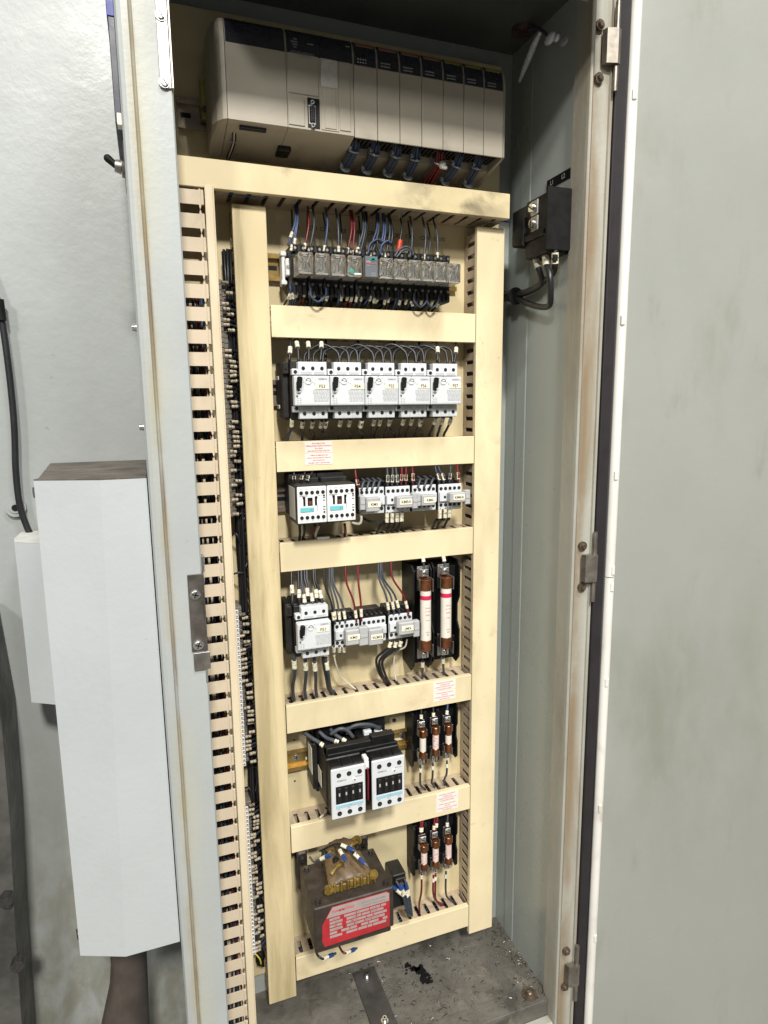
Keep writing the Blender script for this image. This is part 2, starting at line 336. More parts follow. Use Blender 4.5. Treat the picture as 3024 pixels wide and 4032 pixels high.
# right wall relief: a rib near the back corner
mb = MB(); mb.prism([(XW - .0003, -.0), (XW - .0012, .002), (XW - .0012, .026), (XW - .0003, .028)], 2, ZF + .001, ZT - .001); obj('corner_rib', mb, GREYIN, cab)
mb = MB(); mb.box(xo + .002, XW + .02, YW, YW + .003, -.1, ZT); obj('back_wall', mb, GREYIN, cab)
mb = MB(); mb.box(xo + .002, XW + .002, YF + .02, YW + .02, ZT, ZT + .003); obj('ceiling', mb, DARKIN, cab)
mb = MB(); mb.box(xo, xr[4], YF, YF + .025, 1.545, 1.62, .002); mb.box(xo + .002, XW, YF + .004, YF + .007, 1.487, 1.545); obj('lintel', mb, FRL, cab)
mb = MB(); mb.prism([(YF - .0005, 1.492), (-.200, 1.459), (-.200, 1.60), (YF - .0005, 1.60)], 0, xi, xr[1]); obj('added_shade_lip', mb, FRL, cab)  # unseen lip, added above the view to shade the controller
# bottom sill + floor plate
mb = MB(); mb.prism([(YF + .010, .036), (YF + .002, .036), (YF, .034), (YF, -.1), (YF + .014, -.1), (YF + .014, .036)], 0, xi, xr[1] - .002); obj('sill', mb, FRR, cab)
fl = None
mb = MB(); mb.box(xo + .002, XW, YF + .0125, YW, ZF - .004, ZF); fl = obj('floor_plate', mb, FLOORM, cab)
p = [U(1000 + a / 1.185, 3500 + b / 1.185, z=ZF) for a, b in ((460, 400), (570, 375), (660, 632), (540, 632))]
mb = MB(); mb.box((p[0].x + p[3].x) / 2, (p[1].x + p[2].x) / 2, -.117, p[0].y, ZF + .0005, ZF + .004, .0008); obj('flat_bar', mb, mat('dark_flat_bar', (.06, .055, .05), .45, var=.3, vs=40), cab)
for a, b in ((527, 400), (610, 608)):
    q = U(1000 + a / 1.185, 3500 + b / 1.185, z=ZF + .008); mb = MB(); mb.cyl((q.x, q.y, ZF + .004), (q.x, q.y, ZF + .006), .0058, 18); mb.cyl((q.x, q.y, ZF + .006), (q.x, q.y, ZF + .0115), .0035, 12)
    s_ = obj('bolt', mb, SCREW, cab); mb = MB(); mb.cyl((q.x, q.y, ZF + .0115), (q.x, q.y, ZF + .0118), .0017, 6); obj('socket', mb, BLACK, s_)
# front cover plate edge with washer & screw in the corner
mb = MB(); mb.box(xi, XW - .001, YF + .0146, YF + .0165, -.05, ZF - .0042); obj('floor_riser', mb, FLOORM, cab)
mb = MB(); q0 = U(1675, 4032, z=ZF); q1 = U(2100, 3880, z=ZF)
mb.box(q0.x - .03, q1.x, YF + .013, q1.y, ZF + .0003, ZF + .0018, .0006); obj('cover_plate', mb, FLOORM, cab)
q = U(2085, 3915, z=ZF + .003); mb = MB(); mb.cyl((q.x, q.y, ZF + .0018), (q.x, q.y, ZF + .004), .012, 24); mb.cyl((q.x, q.y, ZF + .004), (q.x, q.y, ZF + .006), .0085, 20, .0075); mb.sphere((q.x, q.y, ZF + .006), .006, sc3=(1, 1, .6))
obj('bolt', mb, mat('rusty_bolt', (.20, .15, .11), .35, .7, var=.4, vs=120), cab)
# ceiling cable entry + loose pale cable hanging from it
q = U(2072, 112, z=ZT); mb = MB(); mb.cyl((q.x - .004, q.y, ZT + .001), (q.x - .004, q.y, ZT - .006), .0155, 28); mb.cyl((q.x - .004, q.y, ZT - .0055), (q.x - .004, q.y, ZT - .0075), .0125, 24)

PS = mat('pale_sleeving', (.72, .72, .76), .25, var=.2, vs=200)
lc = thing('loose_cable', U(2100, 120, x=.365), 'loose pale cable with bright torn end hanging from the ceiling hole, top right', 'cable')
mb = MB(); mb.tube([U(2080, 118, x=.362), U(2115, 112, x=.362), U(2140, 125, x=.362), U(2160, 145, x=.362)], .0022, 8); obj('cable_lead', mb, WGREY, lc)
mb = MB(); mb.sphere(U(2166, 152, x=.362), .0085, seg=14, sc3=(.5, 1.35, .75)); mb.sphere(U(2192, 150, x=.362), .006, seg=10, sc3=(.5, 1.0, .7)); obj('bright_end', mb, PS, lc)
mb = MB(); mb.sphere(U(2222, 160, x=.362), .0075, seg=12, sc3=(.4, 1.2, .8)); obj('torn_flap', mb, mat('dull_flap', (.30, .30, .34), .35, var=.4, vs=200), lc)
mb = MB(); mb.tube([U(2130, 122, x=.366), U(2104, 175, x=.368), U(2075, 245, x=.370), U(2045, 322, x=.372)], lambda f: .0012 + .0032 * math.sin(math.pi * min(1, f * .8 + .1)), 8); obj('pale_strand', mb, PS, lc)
q = U(2072, 112, z=ZT); mb = MB(); mb.cyl((q.x - .004, q.y, ZT + .001), (q.x - .004, q.y, ZT - .006), .0155, 28); mb.cyl((q.x - .004, q.y, ZT - .0055), (q.x - .004, q.y, ZT - .0075), .0125, 24)
lk = obj('locknut', mb, mat('rusty_ring', (.22, .15, .12), .3, .7, var=.4, vs=80), cab)
mb = MB(); mb.cyl((q.x - .004, q.y, ZT - .0075), (q.x - .004, q.y, ZT - .0078), .0095, 20); obj('plug', mb, mat('red_brown_plug', (.07, .03, .03), .3, var=.2), lk)
# latch plates on the left post
def slotscrew(c, r, par, cross=False, name='screw', ang=0):
    mb = MB(); c = Vector(c); mb.cyl(c, c + Vector((0, -.0012, 0)), r * 1.25, 20); mb.cyl(c + Vector((0, -.0012, 0)), c + Vector((0, -.0032, 0)), r, 20, r * .85)
    s = obj(name, mb, SCREW, par); mb = MB(); y = c.y - .0033
    T = Matrix.Translation((c.x, y, c.z)) @ Matrix.Rotation(ang, 4, 'Y')
    mb.box(-r * .8, r * .8, -.0002, .0003, -r * .14, r * .14, T=T)
    if cross: mb.box(-r * .14, r * .14, -.00025, .0002, -r * .8, r * .8, T=T)
    obj('slot', mb, BLACK, s); return s
a = U(610, -40, y=YF); b_ = U(668, 352, y=YF); x0 = U(622, 200, y=YF).x; x1 = U(677, 200, y=YF).x
mb = MB(); mb.box(x0, x1 - .0025, YF - .002, YF, b_.z, 1.46, .0005); mb.box(x1 - .0024, x1, YF - .003, YF + .018, b_.z, 1.46, .0005)
lp = obj('catch_plate', mb, STEEL, cab)
for q, an in (((633, 60), 1.1), ((648, 325), 1.0)): p = U(*q, y=YF - .002); slotscrew(p, .0042, lp, ang=an)
x0 = U(745, 2400, y=YF).x; x1 = U(805, 2400, y=YF).x; z0 = U(780, 2562, y=YF).z; z1 = U(780, 2259, y=YF).z
mb = MB(); mb.box(x0, x1, YF - .002, YF, z0, z1, .0004); mb.box(x1 - .0008, x1 + .0012, YF - .0035, YF + .016, z0, z1, .0004)
lp = obj('striker_plate', mb, mat('dull_striker_steel', (.20, .18, .16), .42, .85, var=.35, vs=50), cab)
for q in ((769, 2341), (781, 2540)): slotscrew(U(*q, y=YF - .002), .0046, lp, cross=True, ang=.3)
x0 = U(763, 2600, y=YF).x; x1 = U(828, 2600, y=YF).x; za = U(790, 2635, y=YF).z; zb = U(790, 2566, y=YF).z
mb = MB(); mb.box(x0, x1, YF - .003, YF - .0003, za, zb, .0005); obj('latch_tab', mb, STEEL, lp)
mb = MB(); mb.box(x1 - .006, x1 - .0035, YF - .001, YF + .01, U(790, 2690, y=YF).z, za - .0005, .0004); mb.box(xi + .0001, xi + .003, YF - .001, YF + .01, z1 + .001, z1 + .02, .0008); obj('bare_edge', mb, SCREW, lp)
# hinges on right post
RUSTS = mat('rusty_screw', (.20, .15, .11), .4, .7, var=.4, vs=150)
def hinge(px, py0, py1, sc_pts, ptop):
    z1 = U(px, py0, y=YF).z; z0 = U(px, py1, y=YF).z
    mb = MB(); xa = xr[3] - .014; xb = xr[4] + .001
    mb.prism([(xa, YF + .004), (xa + .002, YF - .003), (xb - .006, YF - .007), (xb - .001, YF - .005), (xb, YF + .004)], 2, z0, z1, smooth=False)
    h = obj('hinge', mb, DOORH, cab)
    mb = MB(); mb.cyl((xb - .004, YF - .001, z0 - .030), (xb - .004, YF - .001, z1 + .032), .0032, 14); obj('hinge_pin', mb, DOORH, h)
    for q in sc_pts:
        p = U(*q, y=YF); mb = MB(); mb.cyl((p.x, YF + .007, p.z), (p.x, YF + .003, p.z), .0062, 16); mb.cyl((p.x, YF + .003, p.z), (p.x, YF - .000, p.z), .0042, 16, .003); obj('screw', mb, RUSTS, h)
hinge(2380, 110, 250, ((2372, 90), (2368, 300)), 0)
hinge(2310, 2185, 2290, ((2303, 2152), (2300, 2315)), 0)
hinge(2245, 3800, 3878, ((2238, 3755), (2232, 3895)), 0)
# door
door = None
ang = math.radians(10)
Td = Matrix.Translation((xr[6], YF - .002, 0)) @ Matrix.Rotation(-ang, 4, 'Z')
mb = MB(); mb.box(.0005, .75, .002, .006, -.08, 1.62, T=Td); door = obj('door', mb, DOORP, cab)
rad = (xr[6] - xr[5]) / 2; mb = MB(); cx = (xr[5] + xr[6]) / 2
zs = U(2420, 2268, y=YF).z
arc = [(cx + rad * math.cos(math.pi * (1 + i / 10)), YF + .002 + rad * 1.1 * math.sin(math.pi * (1 + i / 10))) for i in range(11)]
for a, b_ in ((-.08, zs - .0008), (zs + .0008, 1.62)): mb.prism(arc, 2, a, b_, smooth=True)
ef = obj('edge_flange', mb, GASK, door)
for q in ((2497, 375), (2452, 1262), (2425, 1872), (2412, 2245), (2408, 2310), (2388, 2685), (2362, 3180), (2342, 3690)):
    p = U(*q, y=YF - .004); mb = MB(); mb.box(p.x - .004, p.x + .002, YF - .008, YF + .001, p.z - .007, p.z + .007, .0015); obj('clip', mb, GASK, ef)
mb = MB(); mb.box(xr[4] + .001, xr[5] - .0003, YF + .002, YF + .012, -.08, 1.62, .001); obj('rubber_seal', mb, RUBBER, door)
# ---------------------------------------------------------------- backplate
bp = thing('mounting_plate', (.13, YB, .12), 'cream painted steel mounting plate carrying all the devices', 'mounting plate')
mb = MB(); mb.box(-.13, .3585, YB, YB + .003, .115, 1.487, .0005); obj('plate', mb, PLATE, bp)
def hand(items, name='lettering'): lettering(items, mat_ink, bp, name)
mat_ink = mat('brown_marker', (.10, .075, .05), .5, var=.2, vs=300)
k = K(750)
it = []
for s, a, b in (('CR', 275, 240), ('CR1', 385, 248), ('CR2', 463, 255), ('CR3', 570, 265), ('CR4', 675, 272), ('CR5', 770, 280), ('CR6', 850, 287), ('CR7', 935, 297), ('CR8', 1018, 303), ('CR9', 1115, 313), ('CR10', 1210, 320)):
    q = k(a, b, YB - .0002); it.append((s, .0078, q.x, YB - .0003, q.z, False))
q = K(3200)(908, 320, YB); it.append(('REC1', .0085, q.x, YB - .0003, q.z, False))
hand(it)
for o_, r_, a, b in ((2750, .0016, 263, 272), (2750, .0016, 267, 540), (2750, .0035, 915, 142)):
    q = K(o_)(a, b, YB); mb = MB(); mb.cyl((q.x, YB - .0002, q.z), (q.x, YB + .001, q.z), r_, 14)
    if r_ > .003: mb.cyl((q.x, YB - .003, q.z), (q.x, YB - .0002, q.z), r_ * .6, 12)
    obj('screw_hole', mb, DARKSCR, bp)
# ---------------------------------------------------------------- ducts
def fingers(a0, a1, d_back, d_front, pitch, hs, ph=0, sgn=-1, k=1.0):
    """finger outlines (a along, d depth) ; sgn -1: front is at smaller depth value"""
    out = []; s = a0 - pitch + (ph % pitch); f = lambda d: d_front - sgn * d * k
    while s < a1:
        lo, hi = s + hs, s + pitch - hs; n = .0005
        P = [(lo, d_back), (lo, f(.0105)), (s + n, f(.0088)), (s + n, f(.0078)), (lo - .0004, f(.0055)), (lo - .0004, f(.001)), (hi + .0004, f(.001)), (hi + .0004, f(.0055)),
             (s + pitch - n, f(.0078)), (s + pitch - n, f(.0088)), (hi, f(.0105)), (hi, d_back)]
        P = [(min(max(p, a0), a1), q) for p, q in P]
        if min(a1, hi) - max(a0, lo) > .002: out.append(P)
        s += pitch
    return out
def duct(label, x0, x1, z0, z1, yf=0.0, vert=False, pitch=.0167, hs=.003, ph=0, cm=None, sm=None, walls=(0, 1), group='wiring ducts'):
    cm = cm or CREAM; sm = sm or SLOT
    t = thing('wiring_duct', ((x0 + x1) / 2, YB, z0), label, 'wiring duct', group)
    mb = MB(); mb.box(x0 + .001, x1 - .001, YB - .0022, YB - .0002, z0 + .001, z1 - .001); obj('base', mb, sm, t)
    for wn in walls:
        mb = MB()
        if vert:
            xa = x0 + .0008 if wn == 0 else x1 - .0022; xb = xa + .0014
            mb.box(xa, xb, YB - .0095, YB - .0025, z0 + .001, z1 - .001)
            for P in fingers(z0 + .001, z1 - .001, YB - .0095, yf, pitch, hs, ph): mb.prism([(q, p) for p, q in P], 0, xa, xb)
        else:
            za = z0 + .0008 if wn == 0 else z1 - .0022; zb = za + .0014
            mb.box(x0 + .001, x1 - .001, YB - .0095, YB - .0025, za, zb)
            for P in fingers(x0 + .001, x1 - .001, YB - .0095, yf, pitch, hs, ph): mb.prism(P, 2, za, zb)
        obj('slotted_wall', mb, sm, t)
    mb = MB()
    mb.box(x0, x1, yf, yf + .0016, z0, z1, .0006)
    if vert: mb.box(x0, x0 + .0007, yf + .0014, yf + .0075, z0 + .0004, z1 - .0004); mb.box(x1 - .0007, x1, yf + .0014, yf + .0075, z0 + .0004, z1 - .0004)
    else: mb.box(x0 + .0004, x1 - .0004, yf + .0014, yf + .0075, z0, z0 + .0007); mb.box(x0 + .0004, x1 - .0004, yf + .0014, yf + .0075, z1 - .0007, z1)
    c = obj('cover', mb, cm, t)
    return t, c
G = .0012
dl, _ = duct('wide cream vertical wiring duct left of the device rows', -.0422, 0, .0991, 1.252, vert=True, cm=CREAMV, pitch=.0167)
dr, _ = duct('narrow cream vertical wiring duct at the right side of the device rows', .3, .3443, .1091, 1.2532, vert=True, pitch=.0167, ph=.004)
top_z1 = U(1300, 655, y=-.02).z
tz0 = (U(714, 729, y=-.02).z + U(2010, 862, y=-.02).z) / 2; tz1 = (U(703, 607, y=-.02).z + U(2005, 765, y=-.02).z) / 2
tx1 = U(2008, 820, y=-.02).x
dt, tc = duct('long sooty cream duct crossing the top, right below the controller', -.14, tx1, tz0, tz1, yf=-.02, cm=CREAMTOP, sm=SLOT, pitch=.0215, hs=.0028, ph=.01)
mb = MB(); q = U(2018, 786, y=0); mb.box(tx1, tx1 + .008, -.004, .002, q.z - .002, q.z + .002, .0006); obj('rivet', mb, CREAM, dt)
rows = {'A': (1.0926, 1.1331, 'below the clear relays', 1), 'B': (.916, .9568, 'below the five motor switches, with two red and white stickers', 1),
        'C': (.7771, .8181, 'below the row of small contactors, without sticker', 1), 'D': (.5369, .5795, 'below the two big white fuses', 1),
        'E': (.3451, .3873, 'behind and below the two large contactors', 1), 'F': (.1253, .1651, 'at the very bottom below the transformer', 1)}
zE0 = (U(1146.5, 3361.5, y=0).z + U(1851, 3185, y=0).z) / 2
DU = {}
for kx, (z0, z1, lb, _) in rows.items():
    if kx == 'E': z0 = zE0
    DU[kx] = duct('cream horizontal wiring duct ' + lb, G, .3 - G, z0, z1, ph={'D': .009, 'E': .012, 'F': .010}.get(kx, .005))
    rows[kx] = (z0, z1)
# side duct (fixed to the left wall, slotted wall facing out)
t = thing('wiring_duct', (-.14, .01, -.08), 'slotted duct standing along the left cabinet wall, slots facing the front', 'wiring duct', 'wiring ducts')
xs = U(862, 1250, y=-.02).x; xl = xo + .003; ztop = U(803, 729, y=-.02).z
z_s = .5 * (U(790, 823.7, y=-.02).z + U(805, 917, y=-.02).z + .0268) ; ph = (U(790, 823.7, y=-.02).z - (-.09)) % .0268
mb = MB(); zlo = -.09
mb.box(xl, xl + .014, -.0195, -.018, zlo, ztop - .004)
for P in fingers(zlo, ztop - .004, xl + .014, xs - .0100, .0268, .0052, ph, sgn=1, k=.62): mb.prism([(q, p) for p, q in P], 1, -.0195, -.018)
sw_ = obj('slotted_wall', mb, SLOTL, t)
mb = MB()
for P in fingers(zlo, ztop - .004, xl + .014, xs - .0100, .0268, .0052, ph, sgn=1, k=.62):
    zz_ = [p for p, q in P if abs(q - (xs - .0100)) < .003]; mb.box(xs - .0140, xs - .0106, -.0206, -.0196, min(zz_), max(zz_), .0003)
obj('finger_lip', mb, SLOTL, sw_)
mb = MB()
mb.box(xl, xl + .014, .020, .0215, zlo, ztop - .004)
for P in fingers(zlo, ztop - .004, xl + .014, xs - .0100, .0268, .0052, ph, sgn=1, k=.62): mb.prism([(q, p) for p, q in P], 1, .020, .0215)
obj('slotted_wall', mb, SLOTL, t)
mb = MB(); mb.box(xl, xl + .0015, -.0178, .0198, zlo, ztop - .004); obj('base', mb, SLOT, t)
mb = MB(); mb.box(xs, xs + .0017, -.0215, .023, zlo, ztop, .0005); mb.box(xs - .0094, xs, -.0222, -.0207, zlo, ztop, .0006); mb.box(xs - .0082, xs, .0222, .0232, zlo, ztop); obj('cover', mb, mat('pale_peach_cover', (.86, .73, .52), .4, var=.04, vs=9, dirts=[((.5, .38, .24), 9, .55, .8, .4, (1, 1, .3))]), t)
# cables lying inside ducts, seen through the slots
def run(label, pts, n, r, spread, m):
    mb = MB()
    for i in range(n):
        o = Vector([random.uniform(-1, 1) * s for s in spread]); P = []
        for p in pts: P.append(Vector(p) + o + Vector([random.uniform(-1, 1) * s * .35 for s in spread]))
        mb.tube(P, r, 5, m=random.randrange(len(m)), res=3)
    return tag(obj('cable_run', mb, m), label, 'cables', 'cable runs inside the ducts')
DW = [WBLACK, BLUE, SLATE, WBLACK]
run('bundle of dark wires running inside the duct on the left cabinet wall', [(xs - .035, .003, -.05 + .15 * i) for i in range(9)], 14, .0016, (.018, .010, 0), DW + [WGREY, RED, WBLACK])
for kx, lb in (('C', 'below the small contactors'), ('D', 'below the big fuses'), ('E', 'below the large contactors'), ('F', 'at the bottom below the transformer'), ('A', 'below the relays'), ('B', 'below the five motor switches')):
    z0, z1 = rows[kx]; run('dark wires lying inside the horizontal duct ' + lb, [(.006 + .07 * i, .026, (z0 + z1) / 2) for i in range(5)], 9, .0016, (.0, .008, .012), DW + [RED])
run('dark wires running up inside the right vertical duct', [(.322, .022, .13 + .13 * i) for i in range(9)], 12, .0016, (.013, .009, 0), DW + [WGREY, RED, SLATE])
run('dark wires running up inside the left vertical duct', [(-.021, .022, .13 + .13 * i) for i in range(9)], 12, .0016, (.013, .009, 0), DW + [WGREY])
run('blue and black wires lying inside the top duct under the controller', [(-.1 + .075 * i, .014, (tz0 + tz1) / 2) for i in range(7)], 12, .0016, (0, .014, .012), DW + [BLUE, BLUE])
# stickers
def sticker(par, cx, cz, wd, ht, lines, flip, halves=2, size=.0022):
    for h in range(halves):
        hh = ht / halves; zc = cz + ht / 2 - hh * (h + .5)
        mb = MB(); mb.box(cx - wd / 2, cx + wd / 2, -.0005, -.0001, zc - hh / 2 + .0004, zc + hh / 2 - .0004, .0002); s = obj('warning_sticker', mb, PAPER, par)
        L = lines[h]; n = len(L); it = []
        for i, tx in enumerate(L):
            zz = zc + hh * (.5 - (i + .5) / n) * .84; it.append((tx, size, cx, -.0008, zz, flip))
        lettering(it, REDINK, s)
dsc = ['DISCONNECT SUPPLY BEFORE', 'CHANGING FUSE', "COUPEZ L'ALIMENTATION AVANT", 'DE CHANGER LE FUSIBLE']
ctn = ['CAUTION: REPLACE FUSE WITH', 'SAME TYPE', 'ATTENTION: REMPLACER LE FUSIBLE', 'PAR LE MEME TYPE']
k = K(1250); a = k(330, 811, 0); b_ = k(515, 957, 0)
sticker(DU['B'][1], (a.x + b_.x) / 2, (a.z + b_.z) / 2, b_.x - a.x, .0325, [ctn[::-1], dsc[::-1]], True)
for kx, oy, q0, q1 in (('D', 2180, (1172, 865), (1315, 988)), ('E', 2750, (1190, 630), (1332, 755))):
    k = K(oy); a = k(*q0, 0); b_ = k(*q1, 0); z0, z1 = rows[kx]
    sticker(DU[kx][1], (a.x + b_.x) / 2, (z0 + z1) / 2 + .003, b_.x - a.x, .0335, [dsc, ctn], False, size=.0021)
# ---------------------------------------------------------------- DIN rails
def rail(label, x0, x1, zc, m, h=.0175, slots=True):
    t = thing('mounting_rail', ((x0 + x1) / 2, YB, zc), label, 'rail', 'mounting rails')
    mb = MB(); y = YB - .0005
    mb.prism([(y, zc - .0125), (y - .006, zc - .0125), (y - .006, zc - h), (y - .0072, zc - h), (y - .0072, zc - .0113), (y - .0012, zc - .0113), (y - .0012, zc + .0113), (y - .0072, zc + .0113), (y - .0072, zc + h), (y - .006, zc + h), (y - .006, zc + .0125), (y, zc + .0125)], 0, x0, x1)
    obj('rail_profile', mb, m, t)
    if slots:
        s = x0 + .010; 
        while s < x1 - .01:
            mb = MB(); mb.box(s - .006, s + .006, y - .0016, y - .0013, zc - .0028, zc + .0028, 0); obj('slot_hole', mb, BLACK, t); s += .027
            if s > x0 + .04 and s < x1 - .05: s = x1 - .012
    return t
rail('yellow zinc rail behind the clear relays', .003, .285, 1.187, BRONZE)
rail('brown zinc rail behind the five motor switches', .003, .288, 1.022, ZINC)
rail('brown zinc rail behind the row of small contactors', .003, .285, .874, ZINC)
rail('brown zinc rail behind the starter and contactors beside the big fuses', .003, .2, .68, ZINC)
r5 = rail('bronze coloured slotted rail behind the two large contactors', .002, .205, .473, BRONZE, slots=False)
k = K(2750)
for q in ((280, 392), (972, 250)): p = k(*q, YB - .006); slotscrew((p.x, YB - .0015, p.z), .0038, r5, cross=True)
for q in ((365, 382), (940, 262)): p = k(*q, YB); mb = MB(); mb.box(p.x - .007, p.x + .007, YB - .0022, YB - .0018, p.z - .002, p.z + .002); obj('slot_hole', mb, LABEL, r5)
# ================================================================ programmable controller
def loft(mb, rings, m=0):
    n = len(mb.v); k = len(rings[0])
    for r in rings: mb.v += [Vector(p) for p in r]
    for i in range(len(rings) - 1):
        for j in range(k): mb.face((n + i * k + j, n + i * k + (j + 1) % k, n + (i + 1) * k + (j + 1) % k, n + (i + 1) * k + j), m, False)
    mb.face([n + j for j in range(k)][::-1], m); mb.face([n + (len(rings) - 1) * k + j for j in range(k)], m)
pk = lambda a, b, y=-.05: U(600 + a / .9217, b / .9217, y=y)
PZ0 = 1.3262
BZ = (pk(275, 148).z + pk(1270, 333).z) / 2          # lower edge of the dark band
PZ1 = BZ + .030
def prof(x, yf, z0=PZ0, z1=PZ1, yb=.030, rc=.0): return [(x, yb, z0 - .012 + rc), (x, .0, z0 - .006 + rc), (x, yf + .006, z0 + rc * .6), (x, yf, z0 + .002 + rc), (x, yf, BZ), (x, yf + .001, BZ + .012), (x, yf + .004, BZ + .0225), (x, yf + .0085, BZ + .0278 - (PZ1 - z1) - rc), (x, yf + .016, z1 - rc), (x, yb, z1 - rc)]
plc = thing('programmable_controller', (.13, YB, 1.38), 'long beige modular controller with dark indicator band at the top of the cabinet', 'controller')
xe = [pk(a, 300).x for a in (268, 487, 730, 815, 897, 977, 1055, 1130, 1204, 1275)]
mb = MB(); x0 = xe[0]
loft(mb, [prof(x0 - .0165, -.004, PZ0 + .006, PZ1 - .012), prof(x0 - .0150, -.026, PZ0 + .001, PZ1 - .005), prof(x0 - .0105, -.040, PZ0, PZ1 - .001), prof(x0 - .005, -.0475), prof(x0 - .0004, -.050)])
obj('end_cap', mb, PLCB, plc)
mb = MB(); x1 = xe[-1]
loft(mb, [prof(x1 + .0004, -.0498), prof(x1 + .004, -.048, PZ0, PZ1 - .001), prof(x1 + .006, -.040, PZ0, PZ1 - .003), prof(x1 + .0065, .0, PZ0, PZ1 - .004)]); obj('end_cap', mb, PLCB, plc)
names = ['power_module', 'processor_module'] + ['input_output_module'] * 7
for i in range(9):
    a, b_ = xe[i] + .0003, xe[i + 1] - .0003
    mb = MB()
    if i < 2: loft(mb, [prof(a, -.0500), prof(b_, -.0500)])
    else:       # input/output modules: open wiring bay below the lid
        P = lambda x: [(x, .030, PZ0 - .012), (x, -.010, PZ0 - .004), (x, -.012, PZ0 + .014), (x, -.048, PZ0 + .014), (x, -.050, BZ), (x, -.049, BZ + .012), (x, -.046, BZ + .0225), (x, -.0415, BZ + .0278), (x, -.034, PZ1), (x, .030, PZ1)]
        loft(mb, [P(a), P(b_)])
    md = obj(names[i], mb, PLCB, plc)
    if i >= 2:
        mb = MB(); mb.box(a, b_, -.0512, -.0497, PZ0, BZ - .0006, .0007); obj('hinged_lid', mb, PLCB, md)
        mb = MB(); mb.box(a + .001, b_ - .001, -.046, -.0125, PZ0 + .0035, PZ0 + .013, .001)
        for s_ in range(4): mb.box(a + .003 + s_ * (b_ - a - .006) / 4, a + .0055 + s_ * (b_ - a - .006) / 4, -.044, -.02, PZ0 + .0005, PZ0 + .004, .0004)
        obj('terminal_row', mb, BLACKM, md)
    mb = MB(); sh = .0004
    P = lambda x: [(x, -.0505, BZ), (x, -.0495, BZ + .0121), (x, -.0465, BZ + .0228), (x, -.0419, BZ + .0282), (x, -.0410, BZ + .0276), (x, -.0455, BZ + .0222), (x, -.0485, BZ + .0119), (x, -.0495, BZ)]
    loft(mb, [P(a + .0008), P(b_ - .0008)]); bd = obj('indicator_band', mb, PLCD, md)
    if i >= 2:
        mb = MB(); c = PINK if i < 6 else YEL
        P = lambda x: [(x, -.0471, BZ + .0226), (x, -.0436, BZ + .0270), (x, -.0425, BZ + .0262), (x, -.046, BZ + .0220)]
        loft(mb, [P(a + .004), P(b_ - .003)]); obj('colour_label', mb, c, bd)
        mb = MB(); it = []
        for r_ in range(3):
            for c_ in range(7 if i > 2 else 4):
                xx = a + .005 + c_ * (.0018 if i > 2 else .0032); zz = BZ + .0025 + r_ * .0036; mb.box(xx, xx + (.0009 if i > 2 else .0016), -.0508 + r_ * .0005, -.0498, zz, zz + .0012)
        obj('indicator_figures', mb, GREYINK if i > 5 else mat_led, bd) if False else obj('indicator_figures', mb, MGREY, bd)
pc = lambda a, b, y=-.0505: U(1100 + a / 3.318, 100 + b / 3.318, y=y)
cpu = [c for c in plc.children if c.name.startswith('processor')][0]
def panel(n, a0, b0, a1, b1, m, y0=-.0512, b=.0005):
    p = pc(a0, b0); q = pc(a1, b0); r = pc(a0, b1); mb = MB(); mb.box(p.x, q.x, y0, -.0495, r.z, p.z, b); return obj(n, mb, m, cpu)
panel('battery_flap', 104, 345, 500, 870, PLCB); panel('port_flap', 112, 905, 322, 1290, PLCB)
mc = mat('bare_grey_patch', (.56, .54, .50), .42, var=.1, vs=120, dirts=[((.40, .38, .36), 70, .45, .7, .6, I3)])
panel('memory_cover', 530, 420, 760, 1360, PLCB, -.0508); panel('memory_patch', 535, 425, 755, 790, mc, -.0514); panel('memory_inset', 582, 815, 735, 1345, PLCB, -.0516)
panel('side_cover', 775, 470, 918, 1370, PLCB, -.0512)
p = pc(365, 940); q = pc(522, 940); r = pc(365, 1330)
mb = MB(); mb.box(p.x, q.x, -.0506, -.0496, r.z, p.z); pr = obj('port_recess', mb, BLACK, cpu)
cx = (p.x + q.x) / 2 - .002; cz = (p.z + r.z) / 2 - .002
mb = MB(); mb.box(cx - .0042, cx + .0042, -.0512, -.0506, cz - .0105, cz + .0105, .0003); obj('port_plate', mb, MGREY, pr)
mb = MB(); mb.box(cx - .0034, cx + .0034, -.0530, -.0513, cz - .0088, cz + .0088, .0012); obj('port_plug', mb, BLACK, pr)
mb = MB()
for s_ in range(5):
    mb.box(cx - .0018, cx - .0008, -.0533, -.0530, cz - .006 + s_ * .003, cz - .0052 + s_ * .003); 
    if s_ < 4: mb.box(cx + .0008, cx + .0018, -.0533, -.0530, cz - .0045 + s_ * .003, cz - .0037 + s_ * .003)
obj('pin_hole', mb, DARKSCR, pr)
for s_ in (-1, 1):
    mb = MB(); z = cz + s_ * .0125; mb.cyl((cx, -.0506, z), (cx, -.0545, z), .0025, 6); mb.cyl((cx, -.0545, z), (cx, -.0547, z), .0013, 10, m=1); obj('jack_screw', mb, [SCREW, BLACK], pr)
x0c, x1c = xe[1], xe[2]
p = pc(300, 372); lettering([('PROGRAMMABLE', .0036, pc(300, 370).x, -.0514, pc(300, 370).z, False), ('CONTROLLER', .0026, pc(320, 410).x, -.0514, pc(320, 410).z, False)], GREYINK, cpu)
it = []
for s_, a, b in (('RUN', 200, 165), ('ERR/ALM', 190, 200), ('COMM', 195, 235), ('INH', 200, 270), ('POWER', 400, 238), ('BUSY', 890, 268)):
    p = pc(a, b + 6, -.05); it.append((s_, .0021, p.x, -.0512, p.z - .001, False))
lettering(it, MGREY, cpu)
